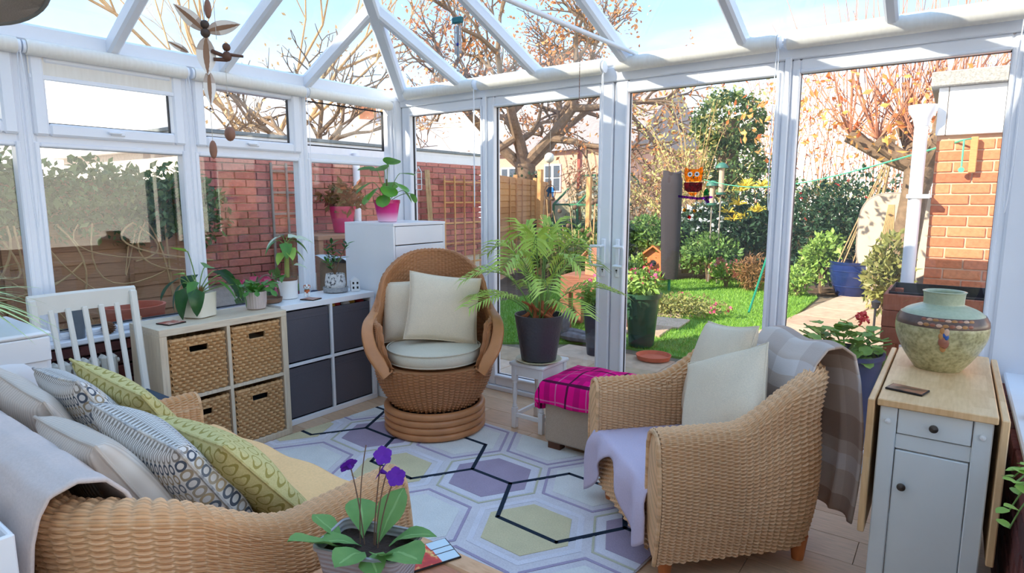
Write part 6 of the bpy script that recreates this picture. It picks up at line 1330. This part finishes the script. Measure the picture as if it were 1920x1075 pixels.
m = MB(); m.lathe([(.165, 0), (.06, .20), (.057, .20), (.161, 0)], 36); sh_ = m.build('shade', fabric('grey_beige_linen', L(190, 178, 166)), LS); m = MB(); m.tube([(.163 * math.cos(a), .163 * math.sin(a), .002) for a in [2 * PI * i / 40 for i in range(40)]], .007, 6, True); m.build('rim', plain('grey_rim', L(120, 118, 112)), sh_)
m = MB(); q_ = LS.rotation_euler.to_matrix().inverted() @ Vector((0, 0, zl(LP_.x) - LP_.z)); m.tube([(0, 0, .19), q_], .003, 6); m.build('cord', UPVC, LS)
# ------------------------------------------------------------------ garden objects
REDW = randmat('red_brown_planks', [L(150, 84, 62), L(168, 98, 72), L(136, 74, 56)], .7, 'obj', (12, 2, 2), .2, 7)
ob = thing('brick_outbuilding', 'sunlit orange brick outbuilding with white cladding at right', 'building', (-.17, 5.3, -.14))
MB().bb((0, 0.02, 0), (2.6, 2.0, 1.98), .004).build('wall', plain('warm_mortar', L(214, 176, 148), .9, 0, .1, 30, .3), ob)
bricks(ob, (0, .02, 0), (1, 0, 0), (0, 0, 1), 2.2, 1.98, BR_ORG, near=lambda x, z: x)
for i, (a, b) in enumerate(((0, .055), (.06, 1.3), (1.305, 2.6))): MB().bb((a - .012, -.02, 1.975), (b - .012, .03, 2.30), .004).build('cladding_panel', WHITEL, ob)
MB().bb((-.06, -.07, 2.30), (2.65, 2.05, 2.40), .006).build('roof_edge', plain('speckled_grey_felt', L(168, 164, 158), .9, 0, .3, 90, .3, 90), ob)
p = oy(1722, 300, 5.22); t = thing('downpipe', 'white plastic downpipe at the corner of the brick outbuilding', 'pipe', (p.x, 5.22, -.1)); m = MB(); m.tube([(0, 0, 0), (.0, 0, 2.05)], .042, 16); m.build('pipe', UPVC, t); m = MB(); m.lathe([(.045, 2.0), (.055, 2.05), (.085, 2.1), (.09, 2.14), (.08, 2.14), (0, 2.1)], 20); m.build('hopper', UPVC, t)
for z in (.7, 1.5): MB().bb((-.05, -.05, z), (.09, .06, z + .03), .004).build('pipe_bracket', UPVC, t)
GCORD = plain('green_line_cord', L(90, 190, 150), .5); A = oy(1825, 262, 5.26); t = thing('line_bracket', 'wooden bracket with green cord on the orange brick wall', 'bracket', A); MB().bb((-.012, -.0, -.22), (.03, .03, .02), .004).build('wooden_block', FENCEO, t); m = MB(); m.tube([(-.05, -.02, .0), (-.05, -.02, -.18)], .006, 6); m.lathe([(0, 0), (.018, 0), (.018, .012), (0, .012)], 14, (-.05, -.01, -.2), 0, Matrix.Rotation(PI / 2, 3, 'X')); m.tube([(-.05, -.02, 0), (.0, .01, .01)], .005, 5); m.build('cord_reel', GCORD, t)
t = thing('washing_line', 'pale green washing line strung across the garden', 'line', (0, 0, 0)); B_ = oy(1320, 337, 11.4); m = MB(); a = A + Vector((-.05, -.02, 0)); P = [a.lerp(B_, s / 20) - Vector((0, 0, .22 * math.sin(PI * s / 20))) for s in range(21)]; m.tube(P, .007, 5); m.build('line', GCORD, t)
# raised planter
t = thing('raised_planter', 'red-brown raised plank planter lined in black beside the vase', 'planter', (-.34, 4.42, -.1)); W_, D_ = 1.0, .5
for j in range(3):
    z = .60 + j * .105
    MB().bb((0, 0, z), (W_, .025, z + .102), .004).build('plank', REDW, t); MB().bb((0, D_ - .025, z), (W_, D_, z + .102), .004).build('plank', REDW, t)
    for x in (0, W_ - .025): MB().bb((x, .025, z), (x + .025, D_ - .025, z + .102), .004).build('plank', REDW, t)
for x in (.02, W_ - .08):
    for y in (.02, D_ - .08): MB().bb((x, y, 0), (x + .06, y + .06, .90), .004).build('leg', REDW, t)
MB().bb((.028, .028, .62), (W_ - .028, D_ - .028, .84), .01).build('soil', SOIL, t); m = MB()
for a, b in (((.026, .026, .8), (.032, D_ - .026, .935)), ((.026, .026, .8), (W_ - .026, .032, .925)), ((.026, D_ - .032, .8), (W_ - .026, D_ - .026, .935))): m.bb(a, b, .002)
m.build('black_liner', plain('black_plastic', L(36, 38, 46), .3), t); bm2 = leafmesh('strap_leaf', LF_MD, 'blade', .3, .014, 1.3, .2, 8)
for i in range(9): link('strap_leaf', bm2, t, place((.35 + RND.uniform(-.15, .3), .2, .84), RND.uniform(0, 6), RND.uniform(.4, 1.1)))
# geranium pot
gp_ = oy(1585, 650, 4.15); t = thing('geranium_pot', 'blue pot of geraniums with a red bloom behind the armchair', 'plant', (gp_.x, 4.15, -.1)); m = MB(); m.lathe([(.13, 0), (.14, .01), (.20, .52), (.205, .55), (.215, .555), (.215, .58), (.20, .58), (.19, .5), (0, .5)], 36); m.build('pot', plain('navy_glaze', L(62, 72, 108), .3, 0, .1), t); rs = np.random.RandomState(5)
gm = leafmesh('geranium_leaf', leafp('geranium_leaf', L(112, 150, 60), L(156, 184, 84), .5), 'round', .085, .085, .2, .15, 8, .04)
for i in range(75):
    d = rs.normal(size=3); d[2] = abs(d[2]); d /= np.linalg.norm(d); q = np.array([-.03, 0, .57]) + d * np.array([.26, .24, .20]) * rs.uniform(.6, 1); link('leaf', gm, t, place(q, rs.uniform(0, 6.3), rs.uniform(-.7, .4), rs.uniform(.7, 1.1)))
m = MB(); [m.tube(bez((0, 0, .5), (0, 0, .58), (rs.normal() * .13, rs.normal() * .12, .66 + .06 * rs.rand()), 5), .005, 5) for i in range(12)]; m.build('stems', STEM, t); m = MB(); foliage(m, blob(rs, 40, (.09, -.05, .80), (.035, .035, .03), .3), .03, rs, 1, 0, .9); f = m.build('red_bloom', REDM, t)
# glazed blue pot with canes
q = oz(1595, 553, GZ); t = thing('blue_garden_pot', 'large glazed cobalt pot holding a wigwam of canes', 'plant pot', (q.x, q.y, -.12)); m = MB(); m.lathe([(.20, 0), (.22, .02), (.30, .25), (.325, .42), (.315, .5), (.33, .52), (.33, .55), (.30, .55), (.28, .48), (0, .46)], 36); [m.tube([((.27 + .05 * k / 3) * math.cos(a), (.27 + .05 * k / 3) * math.sin(a), .17 + k * .08) for a in [2 * PI * i / 36 for i in range(36)]], .010, 6, True) for k in range(4)]; m.build('pot', plain('cobalt_glaze', L(30, 46, 96), .15, 0, .25, 8), t)
for i in range(8): a = i * PI / 4 + .2; m = MB(); m.tube([(.24 * math.cos(a), .24 * math.sin(a), .45), (.36 + .03 * math.cos(a), .03 * math.sin(a), 2.1), (.40 - .03 * math.cos(a), -.03 * math.sin(a), 2.4)], .010, 6); m.build('cane', BARKP, t)
q = oy(1652, 500, 9.6); t = thing('cane_frame', 'pale cane frame standing by the round beige panel', 'canes', (q.x, 9.6, GZ))
for i in range(7): m = MB(); m.tube([(-.14 + i * .05, 0, 0), (.06 + .01 * (i - 3), 0, 1.42)], .010, 6); m.build('cane', BARKP, t)
m = MB(); m.bar((-.16, 0, .55), (.2, 0, .55), .03, .02, .003); m.build('cross_bar', WHITEW, t)
q = oy(1683, 422, 10.6); t = thing('folded_screen', 'beige rounded panel leaning behind the downpipe', 'panel', (q.x, 10.6, GZ)); m = MB(); m.prism([(.5 * math.copysign(abs(math.cos(a)) ** .6, math.cos(a)), .95 + .62 * math.copysign(abs(math.sin(a)) ** .6, math.sin(a))) for a in [2 * PI * i / 40 for i in range(40)]], -.02, .02, Matrix.Rotation(PI / 2, 4, 'X')); m.build('fabric_panel', fabric('beige_canvas', L(206, 186, 166)), t); m = MB(); m.tube([(.5 * math.copysign(abs(math.cos(a)) ** .6, math.cos(a)), -.0, .95 + .62 * math.copysign(abs(math.sin(a)) ** .6, math.sin(a))) for a in [2 * PI * i / 40 for i in range(40)]], .022, 6, True); m.build('frame', GREYW, t); MB().bb((-.3, -.03, -.02), (.3, .03, .36), .01).build('foot', GREYW, t)
# rotary dryer under cover
q = oz(1254, 545, GZ); t = thing('rotary_dryer', 'folded rotary dryer under a tall dark grey cover', 'clothes dryer', (q.x, q.y, -.12)); m = MB(); m.tube([(0, 0, 0), (0, 0, .45)], .025, 10); m.build('green_pole', plain('green_pole', L(24, 130, 100), .4), t); rs = np.random.RandomState(6); P = []
for k in range(25):
    z = .22 + k / 24 * 1.72; w = .155 + .05 * (k / 24) ** .7 - (.03 if k > 22 else 0); P.append([(w * (1 + .10 * math.cos(3 * a + z)) * math.cos(a) * .82, w * (1 + .10 * math.cos(3 * a + z)) * math.sin(a) * .82, z + .03 * math.sin(2 * a) * (k == 24)) for a in [2 * PI * i / 28 for i in range(28)]])
m = MB(); m.grid(np.array(P), cv=True, flip=True); m.add(P[-1], [tuple(range(28))]); m.add(P[0], [tuple(range(28))[::-1]]); m.build('cover', fabric('charcoal_cover', L(62, 56, 60), .12), t)
a, b = oz(1404, 586, GZ), oy(1447, 455, 9.4); t = thing('line_prop', 'green metal washing line prop leaning by the lawn', 'pole', a); m = MB(); m.tube([(0, 0, 0), b - a], .016, 8); m.build('pole', bpy.data.materials['green_pole'], t)
# bird houses, feeders, table
def birdhouse(label, loc, rz, s, mat):
    t = thing('bird_house', label, 'bird house', loc, rz); m = MB(); m.bb((-.08 * s, -.08 * s, 0), (.08 * s, .08 * s, .18 * s), .004); m.prism([(-.08 * s, .18 * s), (.08 * s, .18 * s), (0, .24 * s)], -.08 * s, .08 * s, Matrix.Rotation(PI / 2, 4, 'X')); m.build('box', mat, t)
    for sx in (-1, 1): m = MB(); m.bar((sx * .105 * s, 0, .168 * s), (0, 0, .25 * s), .22 * s, .012 * s, .002); m.build('roof_board', mat, t)
    m = MB(); m.lathe([(0, 0), (.022 * s, 0), (.022 * s, .004), (0, .004)], 16, (0, -.082 * s, .125 * s), 0, Matrix.Rotation(PI / 2, 3, 'X')); m.build('entrance_hole', GASKET, t)
ta = oz(1093, 622, GZ); t = thing('garden_table', 'small rough wooden garden table behind the palm', 'table', (ta.x, ta.y + .25, -.1), .15); TB = randmat('rough_brown_wood', [L(142, 88, 68), L(160, 104, 82), L(124, 76, 60)], .85, 'obj', (1, 6, 6), .3, 9)
for i in range(4): MB().bb((-.32, -.25 + i * .126, .60), (.36, -.25 + i * .126 + .12, .63), .004).build('table_plank', TB, t)
for sx in (-.27, .30):
    for sy in (-.2, .2): MB().bb((sx - .055, sy - .045, 0), (sx + .055, sy + .045, .60), .006).build('leg', TB, t)
for sy in (-.24, .24): MB().bb((-.30, sy - .015, .44), (.33, sy + .015, .60), .004).build('apron', TB, t)
birdhouse('small wooden bird house on the rough garden table', (ta.x + .05, ta.y + .22, .531), -.35, 1.25, plain('pale_red_wood', L(206, 132, 100), .8, 0, .12))
q = oz(1228, 520, GZ); birdhouse('orange bird house standing on the ground by shrubs', (q.x, q.y, -.13), .2, 2.6, plain('orange_painted_wood', L(222, 126, 76), .7))
FD = 'bird feeders hanging by the owl'
for i, (px, py, hh, lb) in enumerate([(1352, 350, .42, 'green domed bird feeder on a tall pole'), (1335, 370, .3, 'small wire seed feeder left of the domed feeder')]):
    q = oy(px, py, 11.0); t = thing('bird_feeder', lb, 'bird feeder', (q.x, 11.0, GZ), 0, FD); z = q.z - GZ; m = MB(); m.tube([(0, 0, 0), (0, 0, z)], .012, 8); m.build('pole', GREYW, t); m = MB(); m.tube([(0, 0, z - .1), (0, 0, z - .1 + hh)], .045, 12); m.build('seed_tube', plain('seed_tube_%d' % i, L(206, 176, 150), .6), t); m = MB(); m.lathe([(.11, z - .1 + hh), (.10, z - .06 + hh), (.05, z - .01 + hh), (0, z + hh)], 18); m.build('dome', plain('feeder_green_%d' % i, L(60, 112, 96), .5), t); m = MB(); m.lathe([(0, z - .14), (.08, z - .14), (.085, z - .1), (0, z - .1)], 16); m.build('tray', bpy.data.materials['feeder_green_%d' % i], t)
q = oz(1085, 640, GZ); t = thing('driftwood', 'grey twisted driftwood lying on the patio', 'driftwood', (q.x, q.y, -.1)); rs = np.random.RandomState(12); m = MB(); DW = plain('grey_driftwood', L(128, 122, 124), .9, 0, .3, 20, .6, 40)
for a, b, c_ in (((-.3, 0, .03), (-.1, .05, .12), (.25, .0, .04)), ((-.15, .0, .05), (-.2, 0, .2), (-.14, .03, .32)), ((.1, 0, .05), (.2, 0, .12), (.34, .03, .30)), ((-.25, .05, .03), (-.05, -.1, .06), (.2, -.05, .05))): m.tube(bez(a, b, c_, 8), [.03, .045, .05, .055, .05, .045, .04, .03], 8)
m.build('wood', DW, t)
def gpot(label, loc, r, h, mat, leafm, seed, flm):
    t = thing('garden_pot', label, 'plant pot', loc); m = MB(); m.lathe([(r * .68, 0), (r * .7, .01), (r * .95, h - .05), (r * 1.08, h - .045), (r * 1.1, h), (r, h), (r * .9, h - .08), (0, h - .08)], 28); m.build('pot', mat, t); rs = np.random.RandomState(seed); m = MB(); foliage(m, blob(rs, 320, (0, 0, h + .10), (r * 1.15, r * 1.15, .15), .3), .08, rs, 1, .4, .5); f = m.build('foliage', leafm, t); f['kind'] = 'stuff'; m = MB(); foliage(m, blob(rs, 40, (0, 0, h + .16), (r, r, .12), .7), .04, rs, 1, 0, .9); f = m.build('flowers', flm, t); f['kind'] = 'stuff'
q = oz(1126, 668, GZ); gpot('dark plastic pot of green plants left of the door stile', (q.x - .06, q.y + .05, -.1), .15, .50, plain('dark_pot', L(58, 60, 74), .4), GRN3, 21, PINKM)
q = oz(1172, 655, GZ); gpot('green pot of flowers just right of the door stile', (q.x + .06, q.y + .25, -.1), .18, .55, plain('bottle_green_pot', L(50, 84, 62), .3), GRN3, 22, PINKM)
q = oz(1225, 674, GZ); t = thing('terracotta_saucer', 'terracotta plant saucer lying on the patio slabs', 'saucer', (q.x, q.y, -.098)); m = MB(); m.lathe([(.13, 0), (.15, .004), (.165, .045), (.158, .045), (.142, .012), (0, .012)], 32); m.build('saucer', plain('terracotta', L(206, 106, 76), .8, 0, .12), t)
t = thing('terracotta_bowl', 'terracotta bowl outside the window behind the beige unit', 'bowl', (-4.14, 1.66, -.1)); m = MB(); m.lathe([(.12, 0), (.13, .02), (.17, .8), (.18, .84), (.165, .84), (.14, .7), (0, .7)], 28); m.build('bowl', plain('terracotta_dark', L(186, 96, 74), .8, 0, .12), t)
# greenhouse, posts, solar lights
GHG = glassmat('greenhouse_glass', (.85, .95, .9, 1), .9, .1, .6); q = oy(1082, 420, 13.2); t = thing('greenhouse', 'small green framed greenhouse behind the dark hedge', 'greenhouse', (q.x, 13.2, GZ), -.25); gm_ = plain('green_frame', L(70, 130, 96), .5)
w, d, h, rh = 1.7, 2.0, 1.35, .75; C8 = [(-w / 2, 0, 0), (w / 2, 0, 0), (w / 2, d, 0), (-w / 2, d, 0)]; T8 = [(x, y, h) for x, y, z in C8]; R2 = [(-w / 2, d / 2, h + rh), (w / 2, d / 2, h + rh)]
for a, b in [(C8[i], T8[i]) for i in range(4)] + [(T8[i], T8[(i + 1) % 4]) for i in range(4)] + [(T8[0], R2[0]), (T8[3], R2[0]), (T8[1], R2[1]), (T8[2], R2[1]), (R2[0], R2[1]), ((0, 0, 0), (0, 0, h)), ((0, 0, h), (0, d / 2, h + rh))]: m = MB(); m.bar(a, b, .045, .045, .004); m.build('frame_bar', gm_, t)
for P in ((C8[0], (0, 0, 0), (0, 0, h), T8[0]), ((0, 0, 0), C8[1], T8[1], (0, 0, h)), (T8[0], (0, 0, h), (0, d / 2, h + rh), R2[0]), ((0, 0, h), T8[1], R2[1], (0, d / 2, h + rh)), (C8[1], C8[2], T8[2], T8[1]), (C8[3], C8[0], T8[0], T8[3]), (R2[0], R2[1], T8[2], T8[3])): m = MB(); m.add(P, [(0, 1, 2, 3)]); o = m.build('glass_pane', GHG, t); s_ = o.modifiers.new('t', 'SOLIDIFY'); s_.thickness = .006
for px, py0, Y, hh, lb in ((1011, 318, 10.4, None, 'tall rough wooden post in front of the orange fence'), (1103, 332, 10.8, None, 'slanting wooden post left of the door stile'), (1086, 270, 14.0, None, 'thin red post beyond the greenhouse')):
    q = oy(px, py0, Y); t = thing('garden_post', lb, 'post', (q.x, Y, GZ)); m = MB(); m.bar((0, 0, -.05), (.03, 0, q.z - GZ), .09 if 'red' not in lb else .12, .09, .006); m.build('post', FENCEO if 'red' not in lb else plain('red_post', L(170, 84, 70)), t)
for i, (px, py, lb) in enumerate(((1637, 628, 'black solar light beside the red-brown planter'), (1530, 540, 'black solar light at the lawn corner'))):
    q = oz(px, py, GZ); t = thing('solar_light', lb, 'garden light', (q.x, q.y, GZ), 0, 'black solar lights'); m = MB(); m.tube([(0, 0, 0), (0, 0, .34)], .012, 8); m.build('stake', GASKET, t); m = MB(); m.lathe([(.03, .30), (.045, .36), (.05, .37), (0, .40)], 16); m.build('lamp_head', GASKET, t)
q = oy(1030, 296, 10.2); t = thing('globe_stake', 'glass globe on a garden stake before the oak', 'garden ornament', (q.x, 10.2, GZ)); m = MB(); m.tube([(0, 0, 0), (0, 0, q.z - GZ - .05)], .010, 6); m.build('stake', DARKMET, t); m = MB(); m.ball((0, 0, q.z - GZ), .10, 16); m.build('globe', plain('frosted_globe', L(226, 224, 214), .15), t)
# dried seed heads near the palm
t = thing('dried_plants', 'dried brown seed heads in the border behind the palm', 'plants', (oz(1000, 560, GZ).x, oz(1000, 560, GZ).y + 1.4, GZ)); rs = np.random.RandomState(19); m = MB(); hd2 = MB()
for i in range(24): x, y = rs.uniform(-.7, .7), rs.uniform(-.3, .3); z = rs.uniform(.7, 1.5); m.tube(bez((x, y, 0), (x + rs.normal() * .04, y, z * .6), (x + rs.normal() * .1, y, z), 5), .007, 5); hd2.ball((x + rs.normal() * .05, y, z), .04, 8)
m.build('stalks', BARKP, t); hd2.build('seed_heads', plain('dry_brown', L(110, 84, 64), .9), t); m = MB(); foliage(m, np.c_[rs.uniform(-.7, .7, 500), rs.uniform(-.3, .3, 500), rs.uniform(.1, .9, 500)], .13, rs, 1, 0, .4); f = m.build('dry_leaves', GRN4, t); f['kind'] = 'stuff'
